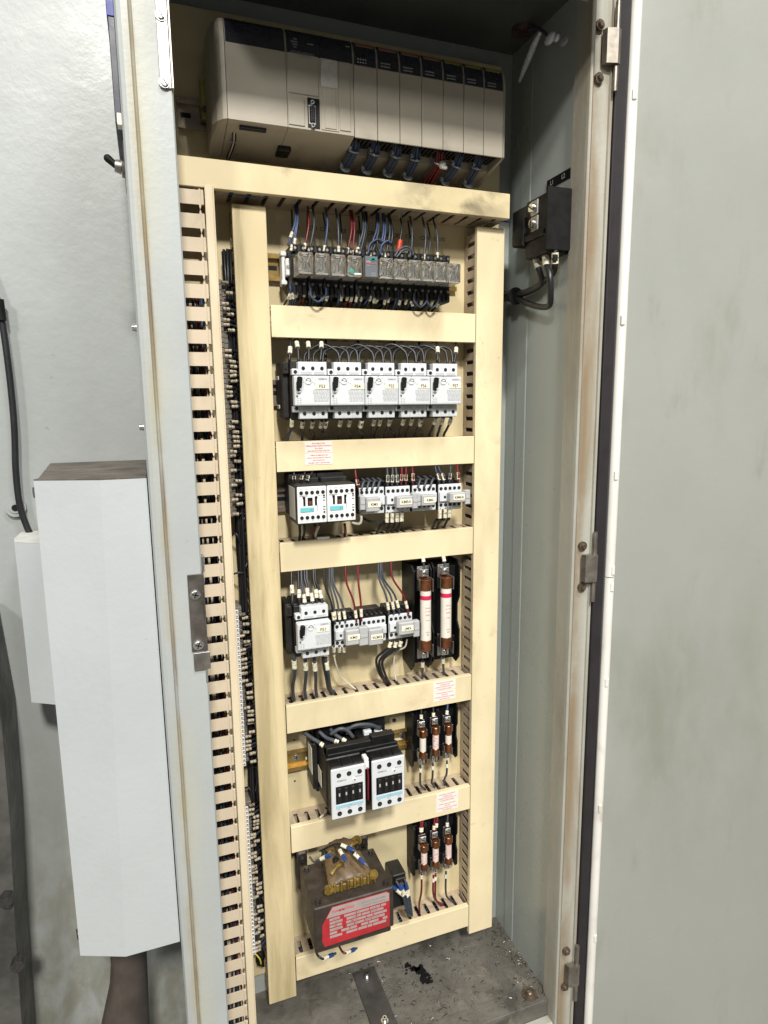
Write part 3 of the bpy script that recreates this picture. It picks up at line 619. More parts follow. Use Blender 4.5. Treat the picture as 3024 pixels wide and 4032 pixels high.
# underside details + small bracket
mb = MB(); p = U(1125, 560, y=.0); mb.box(p.x - .012, p.x + .004, -.012, .012, PZ0 - .0105, PZ0 - .004, .001); obj('release_catch', mb, BLACKM, cpu)
mb = MB(); mb.box(xe[0] + .014, xe[0] + .045, -.043, -.037, PZ0 - .0035, PZ0 + .001, .0005); obj('vent_recess', mb, BLACKM, [c for c in plc.children if c.name.startswith('power')][0])
t = rail('dark rail stub carrying the beige controller at the top left', -.098, -.04, 1.362, ZINC)
p = U(785, 320, y=.028); q = U(797, 475, y=.028); mb = MB(); mb.box(p.x, p.x + .0095, .022, .034, q.z, p.z, .0006); 
t = thing('rail_end_stop', (p.x, .04, q.z), 'yellow zinc end stop standing left of the beige controller', 'end stop'); obj('clamp_bar', mb, mat('bright_yellow_zinc', (.42, .37, .13), .35, .6, var=.2, vs=60), t)
s_ = U(806, 430, y=.021); mb = MB(); mb.cyl((s_.x, .022, s_.z), (s_.x, .019, s_.z), .003, 12); obj('screw', mb, DARKSCR, t)
# ---------------------------------------------------------------- cable bundles below the controller
bl = [((740, 498), (727, 560), (690, 624)), ((815, 510), (802, 570), (768, 632)), ((893, 520), (880, 578), (845, 645)), ((962, 530), (950, 590), (918, 655)), ((1050, 542), (1040, 605), (1003, 668)), ((1120, 556), (1095, 615), (1050, 672)), ((1190, 566), (1172, 618), (1135, 684))]
TIE = mat('clear_tie', (.34, .36, .38), .3, var=.1); TIEW = mat('white_tie', (.8, .78, .74), .35, var=.05)
for i, tr in enumerate(bl):
    red = i == 4; P = [pk(*tr[0], y=-.034) + Vector((0, 0, .012)), pk(*tr[0], y=-.034), pk(*tr[1], y=-.020), pk(*tr[2], y=.004) , pk(*tr[2], y=.006) - Vector((0, 0, .02))]
    t = thing('cable_bundle', P[1], ('red' if red else 'dark blue') + ' cable bundle, ' + ORD[i] + ' from the left of those hanging under the controller', 'cable bundle', 'cable bundles under the controller')
    for j in range(10):
        an = j * 2.4; rr = .0058 * math.sqrt((j + .5) / 10)
        mb = MB(); mb.tube([p + Vector((rr * math.cos(an + a_ * .25), rr * math.sin(an + a_ * .25) * .8, 0)) * (1.5 if (red and a_ > 2) else 1) for a_, p in enumerate(P)], .0015, 6, res=6)
        obj('wire', mb, RED if red else (BLUE if j % 3 else SLATE), t)
    for f_, m_ in ((1.75, 0), (2.75, 1)):
        a_ = P[int(f_)].lerp(P[int(f_) + 1], f_ % 1); d = (P[2] - P[1]).lerp(P[3] - P[2], m_).normalized()
        if red and m_: continue
        mb = MB(); mb.cyl(a_ - d * .0007, a_ + d * .0007, .0076, 18)
        if not red: mb.box(a_.x - .0075, a_.x - .004, a_.y - .005, a_.y - .003, a_.z - .001, a_.z + .004, .0004)
        obj('cable_tie', mb, TIEW if red else TIE, t)
    if red: mb = MB(); a_ = P[2] + Vector((.001, -.008, 0)); mb.sphere(a_, .0052, seg=10); mb.box(a_.x - .002, a_.x + .006, a_.y - .004, a_.y, a_.z - .006, a_.z - .002, .001); obj('tie_head', mb, TIEW, t)
P = [U(930, 465, y=-.03), U(918, 520, y=-.025), U(915, 560, y=-.01), U(893, 625, y=.02)]
t = thing('cable_bundle', P[0], 'thin grey and black lead pair hanging at the left end of the controller', 'cable bundle', 'cable bundles under the controller')
for o_, m_ in ((0, WGREY), (.0028, BLACK), (.0012, WWHITE)):
    mb = MB(); mb.tube([p + Vector((o_, o_ * .4, 0)) for p in P], .0012, 6); obj('wire', mb, m_, t)
mb = MB(); mb.cyl(P[2] + Vector((.001, 0, -.0006)), P[2] + Vector((.001, 0, .0008)), .0034, 14); obj('cable_tie', mb, TIE, t)
# ================================================================ wires
def wire(label, m, P, r=.0014, sleeve=(), group=None, res=5, sw=1.55, sl=.0075, seg=7, cat='wire', smat=None):
    P = [Vector(p) for p in P]; mb = MB(); mb.tube(P, r, seg, res=res); o = obj('wire', mb, m, org=P[0]); tag(o, label, cat, group)
    Q = smooth(P, 10); d = [0]
    for a_, b_ in zip(Q, Q[1:]): d.append(d[-1] + (b_ - a_).length)
    for f_ in sleeve:
        s = max(0, min(d[-1], f_ if f_ >= 0 else d[-1] + f_)); s = max(sl / 2, min(d[-1] - sl / 2, s))
        def at(u):
            for i in range(len(d) - 1):
                if d[i + 1] >= u: return Q[i].lerp(Q[i + 1], (u - d[i]) / max(1e-9, d[i + 1] - d[i]))
            return Q[-1]
        a_, b_ = at(s - sl / 2), at(s + sl / 2); c_ = (a_ + b_) / 2; mb = MB(); dd = (b_ - a_)
        mb.cyl(a_, c_ - dd * .03, r * sw, 10); mb.cyl(c_ + dd * .03, b_, r * sw, 10); obj('number_sleeve', mb, smat or CREAML, o)
    return o
# ================================================================ relay row
k = K(750)
RX = [.0298, .0515, .0723, .0938, .1165, .137, .157, .177, .1967, .216, .2353]; RW = .0187
GLINTM = mat('painted_edge_glint', (.60, .56, .47), .15); BACKM = mat('tan_relay_back', (.27, .22, .15), .5, var=.15, vs=150)
def relay_proto():
    x = RX[0]; t = thing('plug_in_relay', (x, 0, 1.187), '', 'relay', 'plug-in relays in the top row')
    mb = MB(); mb.box(x - .0008, x + RW + .0006, -.004, .034, 1.146, 1.2085, .001); mb.box(x - .0005, x + RW, -.009, -.003, 1.1655, 1.193, .0008)
    for s_ in range(3): mb.box(x + .0005 + s_ * .0062, x + .0055 + s_ * .0062, -.008, -.003, 1.199, 1.2085, .0008); mb.box(x + .0005 + s_ * .0062, x + .0055 + s_ * .0062, -.008, -.003, 1.1465, 1.158, .0008)
    so = obj('relay_socket', mb, BLACKM, t)
    for z in (1.2035, 1.1595):
        for s_ in (.004, .0145):
            mb = MB(); mb.cyl((x + s_, -.0045, z), (x + s_, -.0088, z), .0017, 12); obj('terminal_screw', mb, STEEL, so)
    mb = MB(); mb.box(x + .0006, x + RW - .0004, -.0405, -.0095, 1.1662, 1.1912, .0012); obj('clear_case', mb, CLEAR, t)
    mb = MB(); e0, e1, f0, f1 = x + .0006, x + RW - .0004, 1.1662, 1.1912
    for a_, b_, c_, d_ in ((e0, e1, f0, f0 + .0006), (e0, e1, f1 - .0006, f1), (e0, e0 + .0006, f0, f1), (e1 - .0006, e1, f0, f1)): mb.box(a_ + .0002, b_ - .0002, -.0409, -.0406, c_ + .0002, d_ - .0001)
    obj('case_edge_glint', mb, GLINTM, t)  # thin pale frame standing in for specular highlights on the case edges
    mb = MB(); cx = x + RW / 2; mb.cyl((cx, -.020, 1.170), (cx, -.020, 1.182), .0042, 14); mb.box(cx - .0045, cx + .0045, -.026, -.014, 1.1685, 1.1700); mb.box(cx - .0045, cx + .0045, -.026, -.014, 1.182, 1.1832); obj('coil', mb, COIL, t)
    mb = MB()
    for sg in (-1, 1):
        mb.tube([(cx + sg * .0065, -.034, 1.170), (cx + sg * .0035, -.035, 1.177), (cx + sg * .0045, -.035, 1.183), (cx + sg * .0068, -.034, 1.188)], .0010, 6)
    mb.box(cx - .0012, cx + .0012, -.033, -.030, 1.169, 1.186); mb.box(cx - .0055, cx + .0055, -.032, -.030, 1.1865, 1.1875); mb.box(cx - .004, cx + .004, -.034, -.030, 1.1695, 1.1715)
    obj('contact_set', mb, SCREW, t)
    mb = MB(); mb.box(x + .002, x + RW - .002, -.038, -.010, 1.1668, 1.1688); mb.box(cx - .005, cx - .0028, -.033, -.02, 1.171, 1.184); mb.box(cx + .0028, cx + .005, -.033, -.02, 1.171, 1.184); obj('relay_base', mb, MGREY, t)
    mb = MB(); mb.box(x + .002, x + RW - .002, -.0118, -.0100, 1.1690, 1.1900); obj('back_panel', mb, mat('tan_relay_back', (.27, .22, .15), .5, var=.15, vs=150), t)
    return t
pr_ = relay_proto(); rl = []
for i, x in enumerate(RX):
    lab = 'clear cased plug-in relay, ' + ORD[i] + ' from the left in the top relay row'
    if i == 3: lab = 'clear cased relay with green and white marking on its front, left of the grey one'
    if i == 4: lab = 'grey fronted relay with teal emblem and red line, among the clear ones'
    if i == 0: t = pr_; t['label'] = lab
    else: t = dup(pr_, (x, 0, 1.187), lab, skip=('case_edge_glint', 'coil', 'contact_set', 'relay_base', 'clear_case', 'back_panel') if i == 4 else ())
    ORG[t.name] = Vector((x, 0, 1.187)); rl.append(t)
x = RX[4]; t = rl[4]
mb = MB(); mb.box(x + .0006, x + RW - .0002, -.034, -.0095, 1.1662, 1.1925, .0012); mb.box(x + .0008, x + RW - .0004, -.0405, -.0342, 1.1662, 1.1925, .0008, m=1); fc = obj('grey_case', mb, [mat('smoky_case', (.22, .19, .15), .2, var=.1), mat('slate_front', (.13, .14, .155), .4, var=.05)], t)
mb = MB(); mb.box(x + .0015, x + RW - .001, -.0409, -.0405, 1.1828, 1.1834); obj('red_line', mb, REDINK, fc)
mb = MB(); mb.cyl((x + .0115, -.0405, 1.1885), (x + .0115, -.0411, 1.1885), .0022, 14); mb.box(x + .007, x + .0165, -.0411, -.0405, 1.1872, 1.1898, .0004); obj('emblem', mb, mat('teal_emblem', (.03, .30, .27), .4), fc)
lettering([('ABB', .0034, x + .005, -.0409, 1.1852, False), ('C501', .0022, x + .005, -.0409, 1.1808, False), ('24V DC', .0018, x + .012, -.0409, 1.1715, False), ('AC 250V', .0018, x + .012, -.0409, 1.1690, False)], MGREY, fc)
x = RX[3]; mb = MB(); mb.cyl((x + .005, -.0407, 1.173), (x + .005, -.0410, 1.173), .0022, 12); mb.box(x + .004, x + .0075, -.0410, -.0407, 1.1695, 1.1715); obj('green_mark', mb, GREEN, rl[3])
mb = MB(); mb.box(x + .0085, x + .0175, -.0411, -.0407, 1.1685, 1.1705); obj('white_mark', mb, WHITE, rl[3])
# relay tiny print on cases
for i, t in enumerate(rl):
    if i == 4: continue
    xx = RX[i]; mb = MB()
    for zz, w_ in ((1.1893, .007), (1.1873, .0045)): mb.box(xx + .009 - w_ / 2, xx + .009 + w_ / 2, -.0409, -.0406, zz, zz + .0007)
    obj('fine_print', mb, MGREY, t)
def endclamp(label, x0, zc, h=.036, y0=.004, m=None):
    t = thing('end_clamp', (x0, YB, zc - h / 2), label, 'end clamp', 'white end clamps on the rails')
    mb = MB(); mb.box(x0 + .003, x0 + .0075, y0 + .010, .036, zc - h / 2, zc + h / 2, .001); mb.box(x0 + .0015, x0 + .009, y0 + .008, .030, zc - h / 2, zc - h / 2 + .006, .001); mb.box(x0 + .0015, x0 + .009, y0 + .008, .030, zc + h / 2 - .006, zc + h / 2, .001)
    mb.box(x0 + .006, x0 + .012, y0, .024, zc - .011, zc + .011, .0012); obj('clamp_body', mb, WHITE, t)
    mb = MB(); mb.cyl((x0 + .009, y0 + .001, zc), (x0 + .009, y0 - .0008, zc), .0026, 14); obj('screw', mb, STEEL, t)
endclamp('white end clamp on the left end of the relay row', .0185, 1.183, .042, .008)
endclamp('white end clamp left of the motor switch FS3', .0085, 1.022, .044, .004)
endclamp('dusty white end clamp left of the motor switch FS1', .003, .692, .04, .004)
# top wires of the relay row
top = [((268, 100), (228, 340), BLUE, (-.016, )), ((276, 105), (244, 385), BLUE, (-.008, )), ((284, 100), (262, 360), BLUE, (-.011, )), ((352, 140), (328, 385), RED, (-.010, )), ((384, 112), (362, 390), SLATE, (-.008, )),
       ((466, 112), (459, 390), BLUE, (-.008, )), ((535, 128), (553, 395), SLATE, (-.008, )), ((628, 150), (609, 405), RED, (-.008, )), ((640, 150), (641, 410), RED, (-.006, )), ((708, 150), (672, 405), SLATE, (-.009, )),
       ((722, 150), (697, 400), SLATE, ()), ((735, 150), (716, 380), BLACK, ()), ((800, 160), (745, 400), BLUE, ()), ((812, 160), (770, 420), SLATE, (-.006, )), ((840, 160), (815, 415), BLUE, ()), ((850, 170), (828, 420), BLUE, ()),
       ((878, 172), (862, 425), SLATE, (-.007, )), ((885, 172), (890, 410), WBLACK, ()), ((955, 190), (950, 345), WBLACK, (.012, )), ((1020, 200), (1027, 420), SLATE, (-.004, )), ((1102, 205), (1110, 440), SLATE, (-.007, )), ((1172, 215), (1198, 440), SLATE, (-.009, ))]
cn = {RED.name: 'red', BLUE.name: 'blue', SLATE.name: 'slate', WBLACK.name: 'black', BLACK.name: 'black', WGREY.name: 'grey', WWHITE.name: 'white'}
for i, (a, b, m, sl) in enumerate(top):
    p = k(*a, .012); p.z = max(p.z, tz0 - .002); q = k(*b, -.006); mid = p.lerp(q, .45); mid.y -= .006; mid.x += random.uniform(-.001, .001) + (p.x - q.x) * .15
    q2 = q.copy(); q2.y += .003
    wire(f'{cn[m.name]} wire, {ORD[i]} from the left of those dropping from the top duct to the relays', m, [p + Vector((0, .004, .012)), p, mid, q, q2 - Vector((0, 0, .003))], .0014, sl, 'wires above the relays')
# red component + grey loops
p = k(957, 325, -.006); q = k(945, 400, -.006); mb = MB(); mb.cyl(q, p, .0036, 14); tag(obj('capacitor', mb, mat('red_component', (.55, .06, .03), .3, var=.1)), 'small red cylindrical component hanging above the eighth relay', 'capacitor')
for i, tr in enumerate((((918, 435), (950, 385), (1000, 368), (1035, 395), (1040, 425)), ((930, 440), (965, 398), (1000, 385), (1022, 405), (1015, 440)), ((745, 420), (760, 350), (810, 320), (845, 340)), ((825, 425), (835, 360), (870, 330), (900, 345)))):
    wire(['outer grey looped jumper wire above the relays', 'inner grey looped jumper wire above the relays', 'left blue curled wire behind the grey relay', 'right blue curled wire above the sixth relay'][i], [WGREY, WGREY, BLUE, BLUE][i], [k(a, b, -.009) for a, b in tr], .0016, (), 'jumper wires above the relays')
# bottom wires
bot = [(238, BLUE, 1), (262, BLUE, 1), (282, BLUE, 1), (327, RED, 1), (365, BLUE, 1), (397, SLATE, 1), (487, SLATE, 1), (552, SLATE, 0), (578, WBLACK, 1), (614, RED, 1), (640, RED, 1), (678, SLATE, 1), (704, SLATE, 1), (767, SLATE, 1), (785, WBLACK, 1), (856, SLATE, 1), (880, WBLACK, 1), (930, BLUE, 0), (945, BLUE, 0), (960, WBLACK, 1), (1028, SLATE, 0), (1003, WBLACK, 1), (1100, WBLACK, 1), (1170, WBLACK, 1)]
for i, (a, m, s_) in enumerate(sorted(bot, key=lambda e: e[0])):
    z_ = 635 + (a - 240) * .062 + random.uniform(-8, 8); p = k(a, z_, -.006); q = Vector((p.x + random.uniform(-.003, .003), .012, 1.1335)); mid = p.lerp(q, .5); mid.y -= .004
    wire(f'{cn[m.name]} wire, {ORD[i]} from the left of those leaving the relays downwards', m, [p + Vector((0, .004, .005)), p, mid, q, q - Vector((0, -.006, .014))], .0014, (.014 + random.uniform(0, .003), ) if s_ else (), 'wires below the relays')
for i, (a, b) in enumerate(((368, 470), (1045, 1130), (1130, 1205))):
    d = (a - 240) * .055; wire(['blue looped jumper wire below the second and third relays', 'slate looped jumper wire below the ninth relay', 'slate looped jumper wire below the tenth relay'][i], BLUE if i == 0 else SLATE, [k(a, 630 + d, -.008), k(a + 3, 680 + d, -.012), k((a + b) / 2, 720 + d * .9, -.013), k(b - 3, 680 + d, -.012), k(b, 630 + d, -.008)], .0014, (), 'jumper wires below the relays')

for i in range(9):
    a = 250 + i * 108 + random.uniform(-20, 20); p = k(a, 120 + (a - 250) * .08, .03); p.z = tz0 - .001; q = k(a + random.uniform(-25, 25), 400 + (a - 250) * .06, .014)
    wire(f'thin dark wire behind the others above the relays, {ORD[i]} from the left', random.choice((WBLACK, SLATE, WBLACK)), [p, p.lerp(q, .5) + Vector((random.uniform(-.004, .004), -.004, 0)), q], .0012, (), 'background wires above the relays')
for i in range(16):
    a = 245 + i * 64 + random.uniform(-14, 14); p = k(a, 650 + (a - 240) * .055, -.003); q = Vector((p.x + random.uniform(-.008, .008), .02, 1.136))
    wire(f'thin dark wire in the tangle below the relays, {ORD[i]} from the left', random.choice((WBLACK, WBLACK, BLUE)), [p, p.lerp(q, .5) + Vector((random.uniform(-.004, .004), -.010, random.uniform(-.004, .002))), q, q - Vector((0, 0, .01))], .0013, (.011,) if i % 3 == 0 else (), 'tangled wires below the relays')
# ================================================================ motor switches FS
def screwhole(x, y, z, r, par, name='terminal_screw'):
    mb = MB(); mb.cyl((x, y - .0006, z), (x, y + .002, z), r, 16); mb.cyl((x, y - .0008, z), (x, y + .001, z), r * .55, 10, m=1); return obj(name, mb, [BLACK, DARKSCR], par)
def motor_switch(lab):
    x, t = .0202, thing('motor_protection_switch', (.0202, 0, 1.0), lab, 'motor switch', 'motor protection switches')
    mb = MB(); mb.box(x + .0004, x + .0464, -.012, .034, .985, 1.0615, .0015); mb.box(x - .0001, x + .009, -.0165, .028, .986, 1.0600, .001); hs = obj('housing', mb, BLACKM, t)
    for z0, z1, zs0, zs1, nm in ((1.0430, 1.0600, 1.0430, 1.0512, 1), (.9868, 1.0035, .9955, 1.0035, 0)):
        mb = MB(); mb.box(x + .0085, x + .0464, -.027, -.0122, z0, z1, .0008); mb.box(x + .0002, x + .0083, -.027, -.0170, zs0, zs1, .0008); tb = obj('terminal_block', mb, LGREY, t)
        zz = 1.0518 if nm else .9938
        for dx in (.0150, .0275, .0398): screwhole(x + dx, -.0272, zz, .0023, tb)
        screwhole(x + .0045, -.0272, (zs0 + zs1) / 2 + (0 if nm else .0012), .0023, tb)
        mb = MB()
        for s_ in range(2):
            for c_ in range(2): mb.box(x + .012 + c_ * .017, x + .026 + c_ * .017, -.0274, -.0269, (1.0445 if nm else .9995) + s_ * .0017, (1.0452 if nm else 1.0002) + s_ * .0017)
        for c_ in range(2): mb.box(x + .0207 + c_ * .0125, x + .0210 + c_ * .0125, -.0273, -.0269, z0 + .005 * nm, z1 - .004)
        obj('fine_print', mb, MGREY, tb)
    mb = MB(); mb.box(x, x + .0465, -.040, -.0272, 1.0038, 1.0417, .0012); fp = obj('front_plate', mb, LGREY, t)
    mb = MB(); mb.box(x + .0016, x + .0018, -.0402, -.0399, 1.006, 1.040); mb.box(x + .0016, x + .0445, -.0402, -.0399, 1.0060, 1.0062); mb.box(x + .0445, x + .0447, -.0402, -.0399, 1.006, 1.040); obj('panel_line', mb, MGREY, fp)
    mb = MB(); T = Matrix.Translation((x + .0058, -.0425, 1.033)) @ Matrix.Rotation(.10, 4, 'Y'); mb.box(-.0030, .0034, -.0035, .0028, -.0068, .0075, .0014, T=T); T2 = Matrix.Translation((x + .0042, -.0425, 1.0285)); mb.box(-.002, .002, -.003, .0028, -.006, .006, .001, T=T2)
    obj('toggle_lever', mb, BLACK, t)
    mb = MB(); mb.box(x + .0024, x + .0078, -.0432, -.0398, 1.0200, 1.0262, .0012); mb.box(x + .0045, x + .0085, -.0445, -.0398, 1.0235, 1.0260, .001); obj('test_button', mb, WHITE, t)
    mb = MB(); mb.cyl((x + .003, -.040, 1.016), (x + .003, -.0404, 1.016), .0014, 10); mb.box(x + .0026, x + .0038, -.0404, -.0399, 1.0145, 1.0175); obj('side_mark', mb, GREYINK, fp)
    mb = MB(); mb.cyl((x + .0180, -.0399, 1.0353), (x + .0180, -.0412, 1.0353), .0043, 24, m=0); mb.box(x + .0142, x + .0218, -.0415, -.0411, 1.0349, 1.0357, m=1, T=Matrix.Translation((x + .018, 0, 1.0353)) @ Matrix.Rotation(.25, 4, 'Y') @ Matrix.Translation((-x - .018, 0, -1.0353)))
    for s_ in range(7):
        an = math.pi * (.05 + .9 * s_ / 6); cx, cz = x + .018 + .0031 * math.cos(an), 1.0353 + .0031 * math.sin(an); mb.box(cx - .0007, cx + .0007, -.0415, -.0411, cz - .0007, cz + .0007, m=1)
    for s_ in range(5): an = math.pi * (-.1 + 1.2 * s_ / 4); cx, cz = x + .018 + .0062 * math.cos(an), 1.0353 + .0062 * math.sin(an); mb.box(cx - .0006, cx + .0006, -.0402, -.0399, cz - .0003, cz + .0003, m=1)
    obj('current_dial', mb, [WHITE, GREYINK], t)
    mb = MB(); mb.cyl((x + .0268, -.0399, 1.0318), (x + .0268, -.0404, 1.0318), .0009, 10); obj('indicator_dot', mb, GREYINK, fp)
    rr = random.Random(3); mb = MB()
    for s_ in range(9):
        z = 1.0225 - s_ * .0017; xx = x + .0235 + rr.uniform(0, .002)
        while xx < x + .0445: w_ = rr.uniform(.001, .004); mb.box(xx, min(xx + w_, x + .0445), -.0402, -.0399, z, z + .0007); xx += w_ + .0008
    for s_ in range(4):
        for c_ in range(2): mb.box(x + .0028 + c_ * .0035, x + .005 + c_ * .0035, -.0402, -.0399, 1.0125 - s_ * .0022, 1.0132 - s_ * .0022)
    for c_ in range(5): mb.box(x + .005 + c_ * .008, x + .008 + c_ * .008, -.0402, -.0399, 1.0045, 1.0051)
    obj('fine_print', mb, mat('faint_print', (.34, .34, .34), .5, var=.2, vs=900), fp)
    lettering([('SIEMENS', .0031, x + .0372, -.0402, 1.0375, False)], GREYINK, fp)
    return t
ms0 = motor_switch('grey motor protection switch labelled FS3 with a black side block')
FS = []
for i in range(5):
    n = f'FS{i + 3}'; t = ms0 if i == 0 else dup(ms0, (.0202 + .0475 * i, 0, 1.0), f'grey motor protection switch labelled {n} in the row of five')
    FS.append((t, n, 0, 0))
t = dup(ms0, (.0134, -.0005, .672), 'single grey motor protection switch labelled FS1, left of the small contactors'); FS.append((t, 'FS1', 0, 0))
LO = [(.0265, .0455, 1.0283), (.0265, .0460, 1.0283), (.0268, .0460, 1.0288), (.0268, .0450, 1.0290), (.0270, .0455, 1.0292), (.0262, .0440, 1.0305)]
for (t, n, *_), (a, b, z) in zip(FS, LO):
    o = ORG[t.name]; x = o.x; zz = z - 1.0 + o.z; y = o.y - .0402
    mb = MB(); mb.box(x + a, x + b, y - .0006, y, zz - .0036, zz + .0036, .0003); l_ = obj('paper_label', mb, LABEL, t)
    lettering([(n, .0060, x + (a + b) / 2, y - .0008, zz - .0001, False)], INK, l_)
# side contact block of FS3 and FS1
for (t, *_) in (FS[0], FS[5]):
    o = ORG[t.name]; mb = MB(); x = o.x
    mb.box(x - .0095, x - .0006, -.008 + o.y, .034, o.z - .012, o.z + .061, .0015); mb.box(x - .009, x - .001, -.014 + o.y, -.008, o.z + .045, o.z + .060, .001); ob_ = obj('side_contact_block', mb, BLACKM, t); screwhole(x - .005, o.y - .0145, o.z + .0525, .002, ob_)
# FS wires
k = K(1250)
for i, (a, b) in enumerate((((272, 150), (292, 290)), ((348, 150), (358, 290)), ((440, 150), (432, 290)), ((1190, 165), (1196, 290)), ((1318, 165), (1306, 300)), ((236, 150), (230, 285)))):
    p = k(*a, .012); q = k(*b, -.012); p.z = .9595 + .13
    p.z = rows['A'][0] + .004; L_ = .018 if i < 3 else .023
    wire(f'black wire with number sleeve, {ORD[[1, 2, 3, 4, 5, 0][i]]} from the left above the five motor switches', WBLACK, [p, p.lerp(q, .5) + Vector((0, -.004, 0)), q], .0019, (L_, ) if i < 5 else (.028, ), 'wires above the motor switches', sw=1.6, sl=.010)
arcs = [(325, 560, 0), (385, 620, 6), (448, 680, 12), (560, 785, 0), (622, 845, 5), (684, 900, 12), (785, 1005, 0), (845, 1060, 5), (905, 1112, 12), (1000, 1212, 0), (1060, 1265, 6), (1112, 1300, 12)]
for i, (a, b, h) in enumerate(arcs):
    p = k(a, 290, -.012); q = k(b, 290, -.012); m1 = k(a + 15, 235 - h, -.004); m2 = k((a + b) / 2, 178 + h * 1.2 + random.uniform(-4, 8), .004); m3 = k(b - 18, 225 - h, -.004)
    wire(f'black looped jumper, {ORD[i]} from the left above the motor switches', WBLACK, [p - Vector((0, 0, .004)), m1, m2, m3, q - Vector((0, 0, .004))], .0018, (), 'jumper wires above the motor switches')
for i, a in enumerate((470, 680, 915, 1080)):
    p = k(a, 150, .014); p.z = rows['A'][0] + .004; q = k(a - 2, 285, .006); wire(f'thin black wire dropping behind the loops, {ORD[i]} from the left', WBLACK, [p, p.lerp(q, .6), q], .0016, (), 'thin wires behind the motor switches')
fb = [((250, 680), (218, 800)), ((320, 690), (316, 800)), ((384, 690), (388, 800)), ((442, 690), (468, 795)), ((472, 690), (470, 795)), ((567, 680), (555, 795)), ((628, 680), (632, 795)), ((700, 685), (702, 790)), ((705, 690), (722, 790)), ((788, 675), (770, 790)), ((826, 675), (788, 790)), ((888, 675), (850, 785)), ((892, 675), (925, 785)), ((980, 672), (950, 785)), ((1032, 672), (990, 780)), ((1090, 672), (1050, 780)), ((1095, 680), (1100, 780)), ((1188, 668), (1145, 775)), ((1236, 668), (1198, 775)), ((1288, 668), (1240, 775))]
for i, (a, b) in enumerate(fb):
    p = k(*a, -.012); q = k(*b, .012); q.z = rows['B'][1] + .002; e = p.lerp(q, .45); e.x = p.x; m_ = p.lerp(q, .7); m_.x = q.x + (p.x - q.x) * .35
    wire(f'{"slate" if i == 0 else "black"} wire with number sleeve, {ORD[i]} from the left below the five motor switches', SLATE if i == 0 else WBLACK, [p + Vector((0, .002, .008)), p, e, m_, q, q + Vector((0, .004, -.02))], .0019, (.0115, ), 'wires below the motor switches', sl=.011)
# ================================================================ contactors
def contactor_pair():
    out = []
    for i in range(2):
        x = .0174 + .0399 * i
        t = thing('contactor', (x, 0, .8515), ('left' if i == 0 else 'right') + ' one of the twin white and black contactors with teal labels', 'contactor', 'twin contactors with teal labels')
        z0, z1 = .8515, .9000
        mb = MB(); mb.box(x - .0006, x + .0398, -.0435, .004, z0 - .0018, z1 + .0018, .0012); mb.box(x - .0002, x + .039, .004, .034, z0 + .003, z1 + .012, .0012); mb.box(x + .001, x + .038, -.012, .02, z1 + .001, z1 + .0075, .001); obj('housing', mb, BLACKM, t)
        if i == 0:
            mb = MB(); mb.box(x - .0012, x - .0005, -.035, .0, z0 + .004, z1 - .002, .0003); sp = obj('side_rating_plate', mb, MGREY, t)
        mb = MB(); mb.box(x + .0004, x + .0394, -.0455, -.0436, z0, z1, .0008); fp = obj('front_plate', mb, WHITE, t)
        for s_ in range(5):
            xx = x + .0056 + s_ * .0073
            screwhole(xx, -.0457, z1 - .0078, .0024, fp); screwhole(xx, -.0457, z0 + .0078, .0024, fp)
        mb = MB(); y0 = -.0462
        for xx, w_, h0, h1 in ((.0095, .0028, .0250, .0355), (.0250, .0028, .0250, .0355)): mb.box(x + xx - w_ / 2, x + xx + w_ / 2, y0, -.0454, z0 + h0 - .0015, z0 + h1, .0002)
        mb.box(x + .0075, x + .0095, y0, -.0454, z0 + .0328, z0 + .0355); mb.box(x + .025, x + .027, y0, -.0454, z0 + .0328, z0 + .0355); mb.box(x + .0140, x + .0205, y0, -.0454, z0 + .0235, z0 + .0340, .0002)
        for h in (.033, .0295, .021, .0175): mb.box(x + .0345, x + .0375, y0, -.0454, z0 + h, z0 + h + .0007); 
        for h in (.0360, .0140): mb.cyl((x + .0360, -.0455, z0 + h), (x + .0360, -.0461, z0 + h), .0013, 8)
        mb.box(x + .0268, x + .0271, -.0459, -.0454, z0 + .016, z0 + .024); obj('switch_window', mb, BLACK, fp)
        mb = MB(); mb.box(x + .0152, x + .0193, -.0468, -.0461, z0 + .0245, z0 + .0295, .0004); obj('indicator_button', mb, mat('brown_button', (.16, .04, .02), .4, var=.1), fp)
        mb = MB(); mb.box(x + .0038, x + .0222, -.0463, -.0454, z0 + .0150, z0 + .0212, .0006); tl = obj('teal_label', mb, TEAL, fp)
        lettering([('KT', .0035, x + .0195, -.0465, z0 + .018, False)], GREYINK, tl)
        lettering([('SIEMENS', .0029, x + .0085, -.0457, z1 - .0122, False), ('3RT10', .0020, x + .0310, -.0457, z1 - .0122, False)] + [(s, .0019, x + .0056 + j * .0073, -.0457, z0 + .0032, False) for j, s in enumerate(('2/T1', '4/T2', '6/T3', '14', 'A2'))] + [(s, .0019, x + .0056 + j * .0073, -.0457, z1 - .0030, False) for j, s in enumerate(('1/L1', '3/L2', '5/L3', '13', 'A1'))], GREYINK, fp)
        out.append(t)
contactor_pair()
